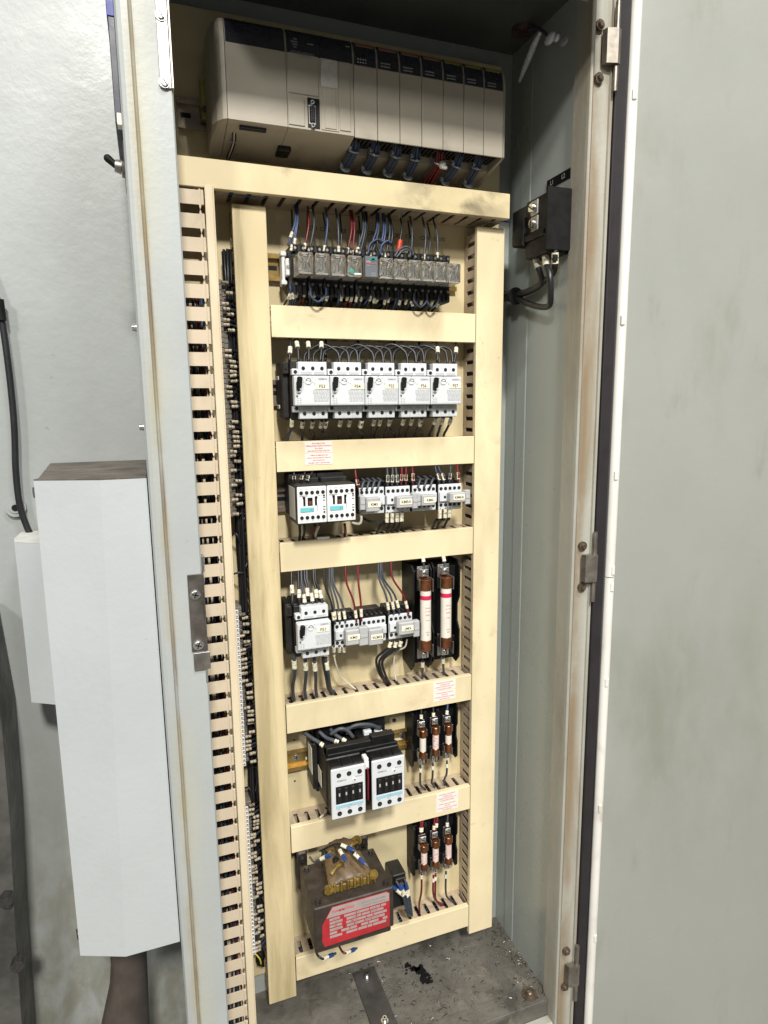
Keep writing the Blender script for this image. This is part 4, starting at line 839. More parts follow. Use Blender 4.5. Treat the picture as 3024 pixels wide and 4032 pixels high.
def small_contactor(x, z0, lab, first):
    W, H, y = .0384, .0375, -.010
    t = thing('small_contactor', (x, 0, z0), lab, 'contactor', 'small grey contactors')
    mb = MB(); mb.box(x, x + W, y + .002, .034, z0 - .001, z0 + H + .0005, .001)
    for s_ in range(5): mb.box(x + .0015 + s_ * .0074, x + .0068 + s_ * .0074, y + .006, .02, z0 + H, z0 + H + .0035, .0008)
    mb.box(x + .001, x + W - .001, .012, .03, z0 + H, z0 + H + .007, .001); obj('housing', mb, BLACKM, t)
    mb = MB(); mb.box(x + .0004, x + W - .0008, y - .0006, y + .0018, z0, z0 + H, .0007); mb.box(x + .0006, x + W - .001, y - .005, y - .0007, z0 + .0125, z0 + .0262, .0008); fp = obj('front_plate', mb, LGREY, t)
    for s_ in range(5):
        screwhole(x + .0042 + s_ * .0073, y - .0008, z0 + H - .0062, .0024, fp); screwhole(x + .0042 + s_ * .0073, y - .0008, z0 + .0070, .0024, fp)
    mb = MB(); mb.box(x + .0070, x + .0100, y - .0056, y - .0049, z0 + .0175, z0 + .0210); obj('indicator_window', mb, BLACK, fp)
    mb = MB()
    for s_ in range(3): mb.box(x + .012 + s_ * .008, x + .017 + s_ * .008, y - .0052, y - .0049, z0 + .0145, z0 + .0151); mb.box(x + .013 + s_ * .008, x + .018 + s_ * .008, y - .0008, y - .0004, z0 + .0285, z0 + .0291)
    obj('fine_print', mb, MGREY, fp)
    return t
MX = [.1128, .1524, .1935, .2350]; MN = ['KM 5', 'KM 5A', 'KM 6', 'KM 6A']
def module(par_t, kf, quad, tab, text, flip, y=-.028, oy_=1, ix_=0):
    """grey suppressor plugged on the front, with handwritten sticker. quad/tab: crop pixels of front face"""
    o = thing('suppressor_module', (0, 0, 0), 'grey module with sticker ' + ('inverted ' if flip else '') + text + (' in the upper row of four, ' if oy_ == 1 else ' in the lower row of three, ') + ORD[ix_] + ' from left', 'plug-on module', 'plug-on modules with stickers')
    p = kf(quad[0], quad[1], y); q = kf(quad[2], quad[3], y); ORG[o.name] = Vector((p.x, y, q.z)); o.location = (p.x, y, q.z)
    mb = MB(); mb.box(p.x, q.x, y, -.0158, q.z, p.z, .0012); mb.box(p.x + .002, q.x - .002, y - .0008, y, q.z + .001, p.z - .001, .0005); bd = obj('module_body', mb, MGREY, o)
    if tab:
        a = kf(tab[0], tab[1], y + .004); b = kf(tab[2], tab[3], y + .004); mb = MB()
        if a.x < p.x: b.x = p.x - .0003
        else: a.x = q.x + .0003
        mb.box(a.x, b.x, y + .003, -.0158, b.z, a.z, .001); mb.box(a.x + .001, b.x - .001, y + .0022, y + .003, (a.z + b.z) / 2 - .002, (a.z + b.z) / 2 + .002, .0004); obj('connector_tab', mb, MGREY, o)
    mb = MB(); yy = y - .0009; cz = (p.z + q.z) / 2 + .0005; cx = (p.x + q.x) / 2 + .001; mb.box(cx - .0092, cx + .0092, yy - .0007, yy, cz - .0040, cz + .0040, .0003); st = obj('paper_label', mb, LABEL, o)
    lettering([(text.replace(' ', ''), .0056, cx, yy - .0009, cz, flip)], INK, st)
k = K(1780)
MODS = [((735, 300, 825, 388), (690, 288, 740, 378)), ((935, 292, 1040, 362), (1042, 268, 1070, 368)), ((1098, 283, 1188, 348), (1060, 272, 1100, 352)), ((1283, 268, 1385, 326), (1388, 248, 1412, 340))]
for i in range(4):
    t = small_contactor(MX[i], .8522 - .0004 * i, f'small grey contactor carrying the {MN[i]} module, {ORD[i]} from the left beside the twin contactors', 0)
    module(t, k, *MODS[i], MN[i], False, ix_=i)
k = K(2180)
KX = [.0722, .1130, .1550]; KN = ['KM 3', 'KM 7A', 'KM 7']
MOD3 = [((600, 505, 692, 592), (692, 482, 748, 595)), ((752, 500, 845, 590), None), ((948, 455, 1048, 522), (1050, 440, 1082, 540))]
for i in range(3):
    small_contactor(KX[i], .6610 + .0004 * i, f'small grey contactor, {ORD[i]} from the left between FS1 and the big fuses', 0)
    module(None, k, *MOD3[i], KN[i], i > 0, oy_=2, ix_=i)
# ---- wires of the KM row
k = K(1780)
tw = [((262, 155), (264, 205), .9, WBLACK), ((335, 140), (312, 205), 0, WBLACK), ((385, 130), (352, 210), 0, WBLACK), ((660, 150), (682, 235), 0, RED), ((870, 118), (876, 215), 0, WGREY), ((905, 115), (906, 215), 0, WGREY), ((925, 115), (940, 215), 0, WGREY), ((965, 118), (966, 205), 0, RED), ((992, 120), (995, 205), 0, RED), ((1033, 105), (1042, 205), 0, RED), ((1180, 110), (1214, 200), 0, SLATE), ((1200, 105), (1244, 200), 0, SLATE), ((1285, 110), (1282, 195), 0, SLATE), ((1325, 100), (1338, 195), 0, RED)]
for i, (a, b, _, m) in enumerate(tw):
    q = k(*b, -.012 if i > 2 else -.02); p = k(a[0], a[1], .006); p.z = rows['B'][0] + .003; mid = k(a[0] + (b[0] - a[0]) * .35, a[1] + 22, -.004)
    wire(f'{cn[m.name]} wire with number sleeve, {ORD[i]} from the left above the row of small contactors', m, [p, mid, q + Vector((0, 0, .010)), q - Vector((0, -.003, .002))], .0015, (-.012, ), 'wires above the small contactors', sl=.012 if i > 2 else .009)
for i, (a, b) in enumerate(((700, 740), (735, 775), (770, 810), (805, 845), (1070, 1105), (1110, 1150), (1150, 1190))):
    p = k(a, 235 - (a - 700) * .04, -.012); q = k(b, 200 - (a - 700) * .04, .01); wire(f'grey bent wire, {ORD[i]} from the left over the small contactors', WGREY, [p - Vector((0, 0, .003)), p.lerp(q, .4) + Vector((0, -.002, .006)), q, q + Vector((-.006, .012, .006))], .0018, (), 'bent wires over the small contactors')
bw = [((297, 470), (296, 560), WBLACK, 0), ((330, 475), (318, 565), WBLACK, 0), ((398, 475), (392, 565), RED, 0), ((425, 478), (402, 570), WWHITE, 0), ((592, 470), (592, 550), RED, 0), ((690, 400), (640, 462), WWHITE, 0), ((870, 385), (800, 520), WBLACK, 1), ((905, 385), (868, 515), WBLACK, 1), ((938, 382), (900, 512), WBLACK, 1), ((968, 380), (935, 508), WBLACK, 1), ((1216, 360), (1165, 495), WBLACK, 1), ((1250, 358), (1195, 492), WBLACK, 1), ((1280, 355), (1240, 490), WBLACK, 1)]
for i, (a, b, m, s_) in enumerate(bw):
    p = k(*a, -.010); 
    if i == 5: P = [p, k(702, 430, -.012), k(690, 468, -.010), k(640, 462, 0)]
    elif s_: q = k(*b, .012); q.z = rows['C'][1]; P = [p + Vector((0, .002, .004)), p - Vector((0, 0, .012)), k(a[0] - 8, a[1] + 85, -.006), k(b[0] + (25 if i > 6 else 35), b[1] - 50, .004), q, q + Vector((0, .004, -.016))]
    else: q = k(*b, .012); q.z = rows['C'][1]; P = [p, p.lerp(q, .5) + Vector((-.003 if i in (2, 3) else 0, -.004, 0)), q, q + Vector((0, .004, -.016))]
    wire(f'{cn[m.name]} wire{" with number sleeve" if s_ else ""}, {ORD[i]} from the left below the row of small contactors', m, P, .0019, (.014, ) if s_ else (), 'wires below the small contactors', sl=.0135)
P = [k(700, 425, 0), k(760, 455, -.004), k(830, 460, -.004), k(862, 450, 0)]; wire('black wire sagging below the module KM 5', WBLACK, P, .0019, ())
q = k(455, 558, .003); mb = MB(); mb.box(q.x - .009, q.x + .009, .002, .009, rows['C'][1] + .0003, rows['C'][1] + .004, .0006); tag(obj('marker_strip', mb, WHITE), 'loose white marker strip lying on the duct below the twin contactors', 'marker strip')
# ---- wires of the FS1 row
k = K(2180)
ws = [((245, 120), (252, 310), WBLACK, .030), ((290, 120), (296, 300), WBLACK, -.014), ((310, 120), (333, 340), WGREY, -.016), ((330, 120), (352, 270), WBLACK, -.010), ((345, 120), (386, 335), WGREY, -.017), ((388, 115), (410, 290), WBLACK, -.012), ((400, 115), (445, 320), WBLACK, -.018),
      ((458, 100), (520, 425), WBLACK, -.010), ((492, 100), (530, 430), WGREY, -.012), ((505, 95), (560, 430), WGREY, -.012), ((515, 95), (595, 425), WGREY, -.012), ((598, 85), (668, 420), RED, -.012), ((680, 80), (702, 412), RED, -.012),
      ((812, 70), (880, 375), WGREY, -.014), ((825, 68), (914, 370), WGREY, -.014), ((835, 66), (948, 368), SLATE, -.016), ((895, 60), (1006, 378), RED, -.017)]
for i, (a, b, m, sl) in enumerate(ws):
    yq = -.016 if i < 7 else -.012; q = k(b[0], b[1], yq); p = k(a[0], a[1], .004); p.z = max(rows['C'][0] + .004, p.z); h1 = k(a[0] + (b[0] - a[0]) * .08, a[1] + (b[1] - a[1]) * .30, -.004); h2 = k(a[0] + (b[0] - a[0]) * .72, a[1] + (b[1] - a[1]) * .66, -.010)
    wire(f'{cn[m.name]} wire with number sleeve, {ORD[i]} from the left above FS1 and its contactors', m, [p, h1, h2, q, q - Vector((0, 0, .006))], .0019 if i < 7 else .0015, (sl, ), 'wires above FS1 and its contactors', sl=.0115)
dsw = [((262, 690), (262, 930), SLATE), ((335, 700), (340, 935), SLATE), ((395, 705), (412, 935), SLATE), ((452, 700), (505, 925), WBLACK), ((470, 700), (518, 922), SLATE)]
for i, (a, b, m) in enumerate(dsw):
    p = k(*a, -.014); q = k(*b, .014); q.z = rows['D'][1]; P = [p + Vector((0, 0, .006)), p, k(a[0] + (b[0] - a[0]) * .25 + 4, a[1] + 90, -.010), k(b[0] - (8 if i < 3 else 20), b[1] - 50, .006), q, q + Vector((.001, .004, -.018))]
    wire(f'{cn[m.name]} wire with number sleeve, {ORD[i]} from the left below FS1', m, P, .0024, (.014, ) if i != 3 else (), 'wires below FS1', sl=.012)
wire('cream white wire curving down below the module KM 3', WWHITE, [k(520, 640, -.004), k(530, 700, 0), k(560, 790, .01), k(620, 850, .014), k(660, 882, .014), k(665, 890, .02)], .0013, (.004, ), sl=.008)
wire('cream white wire hanging below the contactor beside the big fuses', WWHITE, [k(1000, 560, -.004), k(985, 610, 0), k(925, 650, .006), k(915, 760, .012), k(930, 830, .014)], .0013, ())
for i, (a, c_, e) in enumerate((((892, 560), (800, 690), (868, 850)), ((928, 560), (820, 700), (880, 855)), ((960, 555), (840, 700), (893, 858)))):
    P = [k(*a, -.012), k(a[0], a[1] + 42, -.014), k(a[0] - 40, a[1] + 75, -.010), k(c_[0], c_[1], -.002), k(c_[0] + 20, c_[1] + 95, .006), k(*e, .015)]
    wire(f'black wire with number sleeve, {ORD[i]} of three curving down beside the big fuses', WBLACK, P, .0020, (.008, ), 'curved wires beside the big fuses', sl=.009)
for i, a in enumerate((522, 558, 590)):
    P = [k(a, 600, -.012), k(a, 640, -.008), k(a + 5, 655, .01)]; wire(f'short wire with number sleeve below the module KM 3, {ORD[i]} from the left', WGREY, P, .0018, (.007, ), 'short wires below KM 3', sl=.009)
# ================================================================ fuses
def holder(lab, x0, x1, z0, z1, y0, steps, grp):
    t = thing('fuse_holder', (x0, YB, z0), lab, 'fuse holder', grp)
    h = z1 - z0; d = .004 if h < .12 else .008
    mb = MB()
    P = [(YB - .0005, z0 + h * .04), (YB - .0005, z1 - h * .0), (y0 + d, z1), (y0, z1 - d), (y0, z0 + h * .66), (y0 + d, z0 + h * .58), (y0 + d, z0 + h * .42), (y0, z0 + h * .34), (y0, z0 + d * 1.5), (y0 + d * 1.4, z0)]
    for a, b in ((x0, x0 + .0022), (x1 - .0022, x1)): mb.prism(P, 0, a, b)
    mb.box(x0 + .0023, x1 - .0023, .024, YB - .0005, z0 + h * .02, z1 - h * .02, .001)
    for zz in (z0 + h * .06, z1 - h * .26): mb.box(x0 + .0023, x1 - .0023, y0 + .012, .0238, zz, zz + h * .20, .001)
    obj('holder_base', mb, BLACK, t); return t
def clips(t, x, z0, z1, y, r, hz0, hz1, scr):
    for s_, (zz, ez) in enumerate(((z1, hz1), (z0, hz0))):
        sg = 1 if s_ == 0 else -1
        mb = MB(); mb.box(x - r * 1.1, x + r * 1.1, y + r + .0006, y + r + .0018, min(zz - sg * r * 2.2, ez), max(zz - sg * r * 2.2, ez), .0003)
        mb.box(x + r + .0004, x + r + .0016, y - r * .7, y + r + .0006, zz - r * 1.1 - (r * 1.1 if sg > 0 else -r * 0), zz - r * 1.1 + (r * 1.1 if sg > 0 else r * 2.2), .0003); mb.box(x - r - .0016, x - r - .0004, y - r * .3, y + r + .0006, min(zz - sg * r * 2, zz - sg * .001), max(zz - sg * r * 2, zz - sg * .001), .0003)
        c = obj('clip', mb, STEEL, t); cz = ez - sg * r * 1.0
        mb = MB(); mb.box(x - scr * 1.35, x + scr * 1.35, y + r * .1, y + r + .0005, cz - scr * 1.35, cz + scr * 1.35, .0006); mb.cyl((x, y + r * .1, cz), (x, y - r * .3, cz), scr, 16, scr * .85); s2 = obj('terminal_screw', mb, SCREW, c)
        mb = MB(); T = Matrix.Translation((x, y - r * .3 - .0001, cz)) @ Matrix.Rotation(.5 + s_, 4, 'Y'); mb.box(-scr * .8, scr * .8, -.0002, .0002, -scr * .13, scr * .13, T=T); obj('slot', mb, BLACK, s2)
def fuse(lab, x, y, z0, z1, r, cap, tm, grp, band=None, txt=None, capm=COPPER):
    t = thing('cartridge_fuse', (x, y, z0), lab, 'fuse', grp)
    mb = MB(); mb.cyl((x, y, z0 + cap), (x, y, z1 - cap), r * .93, 24); bd = obj('fuse_tube', mb, tm, t)
    for a, b in ((z0, z0 + cap), (z1 - cap, z1)):
        mb = MB(); mb.cyl((x, y, a + .0008), (x, y, b - .0008), r, 24); mb.cyl((x, y, a), (x, y, a + .0008), r * .9, 24, r); mb.cyl((x, y, b - .0008), (x, y, b), r, 24, r * .9); obj('end_cap', mb, capm, t)
    if band: mb = MB(); mb.cyl((x, y, band[0]), (x, y, band[1]), r * .945, 24, caps=False); obj('red_band', mb, band[2], t)
    if txt:
        lettering([(s, sz, x, y - r * .955, zz, False) for s, sz, zz in txt], mat('faint_red_print', (.50, .20, .18), .5, var=.1), bd)
    return t
CRED = mat('crimson_band', (.55, .02, .09), .45, var=.05)
k = K(2180)
for i, (xc, lab) in enumerate(((.2138, 'left'), (.2475, 'right'))):
    z0, z1 = .6375, .7490
    x = xc
    h = holder(f'{lab} black fuse holder with raised side walls carrying a big white fuse', x - .0165 if i == 0 else x - .0140, x + .0140 if i == 0 else x + .0420 - .010, .6000, .767, -.004 if i == 0 else .004, 0, 'big black fuse holders')
    clips(h, x, z0, z1, -.012, .0088, z0 - .016, z1 + .017, .0042)
    fuse(f'{lab} big white cartridge fuse with crimson band and copper caps', x, -.012, z0, z1, .0088, .0175, TUBEW, 'big white fuses', (z1 - .031, z1 - .0245, CRED),
         [('CRN-R', .0026, z1 - .043), ('Time-Delay', .0020, z1 - .048), ('600V', .0032, z1 - .054), ('Fusible', .0022, z1 - .062), ('NON', .0024, z0 + .031), ('60', .0035, z0 + .027)])
    mb = MB(); mb.box(x - .006, x + .006, -.0206, -.0200, z0 + .0195, z0 + .0203); tag(None, None, None) if False else None
def small_fuses(oy, tops, bots, zt, tm, yy, labs, lines, nm, capm):
    kk = K(oy)
    for i in range(3):
        x = (kk(tops[i][0], tops[i][1], yy).x); z1 = kk(*tops[i], yy).z; z0 = kk(*bots[i], yy).z; r = .0054
        if i < 3:
            h = holder(f'{labs[i]} pole of the black fuse holder {nm}', x - .0108, x + .0108 if i < 2 else x + .0245, z0 - .026, z1 + .022, .010, 0, 'small black fuse holders ' + nm)
            clips(h, x, z0, z1, yy + r * .4, r, z0 - .0125, z1 + .0125, .0038)
        fuse(f'{labs[i]} small {lines[i]} fuse with copper caps {nm}', x, yy, z0, z1, r, .0125 if not (oy == 2750 and i == 2) else .0165, tm[i], 'small fuses ' + nm, capm=capm)
DULLC = mat('dull_brown_cap', (.22, .12, .07), .35, .9, var=.3, vs=90)
small_fuses(2750, ((1103, 205), (1187, 185), (1271, 172)), ((1105, 388), (1187, 370), (1270, 350)), 0, [TUBEW, TUBEP, TUBEW], -.006, ['left', 'middle', 'right'], ['white tubed', 'white tubed with pink print', 'short white tubed brown'], 'beside the large contactors', COPPER)
small_fuses(3200, ((1111, 210), (1187, 180), (1271, 155)), ((1113, 370), (1190, 352), (1272, 330)), 0, [TUBEP, TUBEP, TUBEP], -.006, ['left', 'middle', 'right'], ['pink printed', 'pink printed', 'pink printed'], 'right of the transformer', COPPER)
# ring on the odd brown fuse
# fuse wires
for oy, lst in ((2750, [((1093, 75), (1093, 128), WBLACK, 'above'), ((1170, 60), (1173, 115), WBLACK, 'above'), ((1268, 45), (1260, 100), BLUE, 'above'), ((1087, 460), (1118, 610), SLATE, 'below'), ((1168, 445), (1180, 590), SLATE, 'below'), ((1260, 430), (1245, 565), SLATE, 'below')]),
                (3200, [((1090, 55), (1090, 120), RED, 'above'), ((1106, 50), (1096, 118), RED, 'above'), ((1184, 30), (1175, 105), RED, 'above'), ((1200, 28), (1192, 90), RED, 'above'), ((1268, 8), (1262, 85), SLATE, 'above'), ((1095, 410), (1082, 600), RED, 'below'), ((1172, 430), (1235, 615), RED, 'below'), ((1186, 420), (1222, 600), RED, 'below'), ((1254, 405), (1300, 590), SLATE, 'below')])):
    kk = K(oy); nm = 'beside the large contactors' if oy == 2750 else 'right of the transformer'; up = rows['D'][0] if oy == 2750 else rows['E'][0]; dn = rows['E'][1] if oy == 2750 else rows['F'][1]
    cnt = {'above': 0, 'below': 0}
    for a, b, m, w_ in lst:
        if w_ == 'above':
            q = kk(*b, -.001); p = kk(*a, .006); p.z = up + .003; P = [p, p.lerp(q, .5), q, q - Vector((0, 0, .004))]; sl = (-.006, )
        else:
            p = kk(*a, -.003); q = kk(*b, .016); q.z = dn; e = p.lerp(q, .35); e.x = p.x; e.y = -.002; g_ = p.lerp(q, .75); g_.x = p.x + (q.x - p.x) * .4; P = [p + Vector((0, 0, .006)), p, e, g_, q, q + Vector((.002, .004, -.016))]; sl = (.008, )
        wire(f'{cn[m.name]} wire with sleeve, {ORD[cnt[w_]]} from the left {w_} the small fuses {nm}', m, P, .0017, sl, f'wires {w_} the small fuses {nm}', sl=.006); cnt[w_] += 1
for i, (x, y) in enumerate(((1108, 48), (1243, 45))):
    q = K(2180)(x, y, -.002); wire(f'{["left", "right"][i]} short slate wire entering the top of the big fuse holders', SLATE, [q + Vector((0, .008, .012)), q, q - Vector((0, 0, .012))], .0019, (.012, ), 'wires above the big fuses', sl=.008)
for i, (a, b) in enumerate((((1102, 725), (1100, 800)), ((1235, 700), (1240, 785)))):
    p = K(2180)(*a, .004); q = K(2180)(*b, .016); q.z = rows['D'][1]; wire(f'{["left", "right"][i]} short slate wire leaving the bottom of the big fuse holders', SLATE, [p + Vector((0, 0, .008)), p, p.lerp(q, .6), q, q - Vector((0, -.003, .014))], .0019, (.008, ), 'wires below the big fuses', sl=.009)
# ================================================================ large contactors
k = K(2750)
def large_contactor(lab, dx=0):
    x0, x1, z0, z1 = .0464, .0958, .4345, .5095; W = x1 - x0; H = z1 - z0
    t = thing('large_contactor', (x0, 0, z0), lab, 'contactor', 'large contactors')
    mb = MB(); mb.box(x0 + .0006, x1 - .0006, -.0665, -.0465, z0 + .001, z1 + .0005, .001); mb.box(x0 - .001, x1 + .001, -.0465, .004, z0 + .004, z1 + .0035, .0015); mb.box(x0 - .004, x1 + .002, .004, .035, z0 - .002, z1 - .004, .002)
    for s_ in (1, 2): pass
    hs = obj('housing', mb, BLACKM, t)
    mb = MB()
    for s_ in range(3): mb.box(x0 + .0015 + s_ * W / 3, x0 + (s_ + 1) * W / 3 - .0015, -.0660, -.0475, z1 + .0005, z1 + .0020, .0006)
    obj('terminal_shroud', mb, BLACK, hs)
    mb = MB(); mb.box(x0, x1, -.0705, -.0668, z0, z1, .001); fp = obj('front_plate', mb, LGREY, t)
    y = -.0708
    for i, fx in enumerate((.22, .52, .83)):
        screwhole(x0 + W * fx, y + .0003, z1 - H * .125, .0034, fp); screwhole(x0 + W * fx, y + .0003, z0 + H * .105, .0034, fp)
    mb = MB(); mb.cyl((x0 + W * .68, y + .0003, z1 - H * .27), (x0 + W * .68, y - .0006, z1 - H * .27), .0032, 16); mb.cyl((x0 + W * .68, y - .0006, z1 - H * .27), (x0 + W * .68, y - .0008, z1 - H * .27), .0016, 10, m=1); obj('coil_terminal', mb, [WHITE, GREYINK], fp)
    mb = MB(); mb.box(x0 + W * .12, x0 + W * .92, y - .0004, y + .0006, z0 + H * .30, z0 + H * .655, .0006); aw = obj('auxiliary_window', mb, BLACK, fp)
    mb = MB()
    for s_ in range(4):
        cx = x0 + W * (.22 + .20 * s_); mb.box(cx - .0024, cx + .0024, y - .0014, y - .0004, z0 + H * .335, z0 + H * .62, .0007)
    obj('guide_rib', mb, BLACKM, aw); mb = MB()
    for s_ in range(4):
        cx = x0 + W * (.22 + .20 * s_); mb.box(cx - .0010, cx + .0010, y - .0018, y - .0013, z0 + H * .47, z0 + H * .53)
    obj('contact_tip', mb, MGREY, aw)
    mb = MB(); mb.box(x0 + W * .12, x0 + W * .92, y - .0005, y + .0006, z0 + H * .215, z0 + H * .285, .0005); pl = obj('blue_label', mb, PALEBL, fp); lettering([('1 4', .0036, x0 + W * .52, y - .0007, z0 + H * .25, False)], GREYINK, pl)
    lettering([('SIEMENS', .0036, x0 + W * .30, y + .0001, z1 - H * .24, False), ('3RT10 34', .0026, x0 + W * .80, y + .0001, z1 - H * .215, False)] + [(s, .0026, x0 + W * f_, y + .0001, z0 + H * .185, False) for s, f_ in (('2/T1', .2), ('4/T2', .5), ('6/T3', .82))], GREYINK, fp)
    mb = MB(); mb.box(x0 - .0026, x0 - .0021, -.024, -.004, z0 + .022, z0 + .048, .0002); obj('side_sticker', mb, LABEL, t)
    return t
c1 = large_contactor('left large grey fronted contactor with black window, overlapping the duct below')
c2 = dup(c1, (.0464 + .0594, 0, .4345 + .0005), 'right large grey fronted contactor with black window, nearer to the small fuses', skip=('side_sticker', ))
t = thing('interlock_link', (.1, -.01, .53), 'stepped black bridge bar joining the tops of the two large contactors', 'link bar')
mb = MB(); mb.box(.0478, .1540, -.0462, -.0412, .5142, .5190, .0008); mb.box(.0478, .1158, -.0411, -.0300, .5142, .5257, .0008); mb.box(.1160, .1515, -.0411, -.0280, .5142, .5302, .0008); mb.box(.0478, .0495, -.0462, -.0280, .5135, .5270, .0004); obj('bridge_bar', mb, BLACK, t)
mb = MB(); mb.box(.0510, .0720, -.0290, -.0180, .5138, .5165, .0005); obj('name_strip', mb, MGREY, t)
mb = MB(); mb.box(.0365, .0440, -.004, .0355, .443, .516, .001)
t = thing('side_block', (.04, 0, .44), 'black auxiliary block with pale sticker on the left flank of the large contactors', 'auxiliary block'); obj('block_body', mb, BLACKM, t)
mb = MB(); mb.box(.0357, .0364, -.001, .022, .466, .508, .0002); obj('pale_sticker', mb, LABEL, t)
mb = MB(); mb.box(.0975, .1035, -.060, .02, .437, .5125, .001, m=0); tag(obj('wedge_block', mb, BLACK), 'black spacer wedged between the two large contactors', 'spacer')
mb = MB(); mb.box(.0968, .1035, -.0640, -.050, .5065, .5130, .001); mb.box(.0968, .1035, -.0645, -.0625, .497, .508, .0005); tag(obj('wiring_clip', mb, WHITE), 'small white clip between the tops of the two large contactors', 'clip')
wire('red wire running down between the two large contactors', RED, [(.1005, -.0665, .500), (.1012, -.0668, .485), (.1008, -.0665, .465), (.1015, -.064, .448)], .0014, ())
for i, tr in enumerate((((325, 220, .01), (380, 260, -.002), (430, 290, -.012), (455, 312, -.018)), ((425, 215, .01), (470, 255, 0), (520, 275, -.010), (552, 288, -.014)), ((500, 200, .01), (530, 235, 0), (570, 262, -.008), (600, 280, -.012)),
                         ((500, 235, .0), (560, 200, -.004), (610, 210, -.006), (650, 255, -.010)), ((600, 215, .0), (660, 178, -.004), (760, 172, -.004), (825, 200, -.002)), ((560, 215, .004), (640, 190, -.002), (700, 180, 0), (830, 188, .01)))):
    wire(f'thick grey cable, {ORD[i]} from the left over the large contactors', WGREY, [k(a, b, y) for a, b, y in tr], .0030, (-.003, ) if i < 3 else (), 'grey cables over the large contactors', sw=1.12, sl=.006)
p = k(392, 190, .03); q = k(590, 150, .03); mb = MB(); mb.box(p.x, q.x, .014, .040, p.z - .012, .5365 + .010, .001); tag(obj('relay_block', mb, BLACK), 'dark block half hidden behind the three left grey cables', 'relay block')
mb = MB(); p = k(632, 190, .03); q = k(830, 120, .03); mb.box(p.x, q.x, .012, .040, p.z - .01, .5365 + .012, .001); tag(obj('relay_block', mb, BLACK), 'dark block half hidden behind the grey cables above the large contactors', 'relay block')
mb = MB()
for a in (740, 812): p = k(a, 220, -.002); mb.box(p.x - .006, p.x + .006, -.006, .002, p.z - .0035, p.z + .0035, .0008)
tag(obj('cable_lug', mb, LGREY), 'pair of pale terminal lugs at the top of the right large contactor', 'lugs')
for i, (a, b) in enumerate(((430, 780), (470, 760))):
    p = k(a, b, .0); wire(['light', 'dark'][i] + ' wire end sticking out of the duct below the left large contactor', WWHITE if i == 0 else WBLACK, [p, p + Vector((.008, .004, .002)), p + Vector((.014, .012, .002))], .0014, ())
# ================================================================ transformer
k = K(3200)
TY = -.105; tx0 = .5 * (k(395, 640, TY).x + k(395, 880, TY).x); txr = k(912, 520, TY).x; tz1 = .335; tz0 = .272
t = thing('control_transformer', ((tx0 + txr) / 2, -.05, .262), 'dusty dark iron transformer with amber winding and red nameplate at the bottom', 'transformer')
yb = -.018
mb = MB(); mb.box(tx0, txr, TY, yb, tz0, tz1, .0015)
mb.box(tx0 + .003, txr - .003, TY + .004, yb - .004, tz0 - .010, tz0 - .0003, .001)
for xx in (tx0 + .004, txr - .012): 
    mb.box(xx, xx + .009, yb, YB - .0006, tz1 - .060, tz1 - .022, .001)
obj('iron_core', mb, IRON, t)
for dx in (.008, txr - tx0 - .010):
    mb = MB(); mb.box(tx0 + dx - .008, tx0 + dx + .008, .000, .006, tz1 - .055, tz1 + .008, .003); lg = obj('mounting_lug', mb, IRON, t)
    mb = MB(); mb.cyl((tx0 + dx, -.0001, tz1 - .001), (tx0 + dx, -.005, tz1 - .001), .0062, 6); mb.cyl((tx0 + dx, -.005, tz1 - .001), (tx0 + dx, -.008, tz1 - .001), .0035, 12); obj('bolt', mb, DARKSCR, lg)
for a, b in ((tx0 + .008, TY + .010), (txr - .008, TY + .010), (tx0 + .008, yb - .010), (txr - .008, yb - .010)):
    mb = MB(); mb.cyl((a, b, tz1 + .0002), (a, b, tz1 + .0012), .0055, 18); mb.cyl((a, b, tz1 + .0012), (a, b, tz1 + .0042), .0038, 6); obj('bolt', mb, DARKSCR, t)
cx0, cx1 = .0305, .1050; cy0, cy1 = -.086, -.024
mb = MB(); nu, nf = 14, 14; base = len(mb.v); rw = random.Random(9)
for i in range(nf + 1):
    f = i / nf; wd = 1 - .22 * f
    for j in range(nu + 1):
        u = j / nu * 2 - 1; hh = (.006 + .019 * math.sin(math.pi * min(1, .08 + f * .60)) ** .6 + .010 * f) * (1 - .45 * abs(u) ** 3) + .0009 * math.sin(j * 1.9 + f * 3) + rw.uniform(-.0004, .0004)
        mb.v.append(Vector(((cx0 + cx1) / 2 + u * wd * (cx1 - cx0 - .009) / 2, cy0 + (cy1 - cy0) * f, tz1 + .0005 + hh)))
for i in range(nf):
    for j in range(nu): q = base + i * (nu + 1) + j; mb.face((q, q + 1, q + nu + 2, q + nu + 1), 0, True)
ed = [base + j for j in range(nu + 1)] + [base + (i + 1) * (nu + 1) - 1 for i in range(1, nf + 1)] + [base + nf * (nu + 1) + j for j in range(nu - 1, -1, -1)] + [base + i * (nu + 1) for i in range(nf - 1, 0, -1)]
n2 = len(mb.v)
for e in ed: v = mb.v[e]; mb.v.append(Vector((v.x, v.y, tz1 + .0003)))
for i in range(len(ed)): j = (i + 1) % len(ed); mb.face((ed[i], ed[j], n2 + j, n2 + i))
obj('winding', mb, COILP, t)
mb = MB()
for u0, f0, u1, f1 in ((-.75, .62, -.35, .78), (-.2, .30, -.75, .12), (.30, .70, .80, .80)):
    X = lambda u, f: (cx0 + cx1) / 2 + u * (1 - .22 * f) * (cx1 - cx0) / 2
    Y = lambda f: cy0 + (cy1 - cy0) * f
    mb.tube([(X(u0, f0), Y(f0), tz1 + .024 + .006 * f0), (X((u0 + u1) / 2, (f0 + f1) / 2), Y((f0 + f1) / 2), tz1 + .027 + .006 * f0), (X(u1, f1), Y(f1), tz1 + .022 + .008 * f1)], .0030, 8)
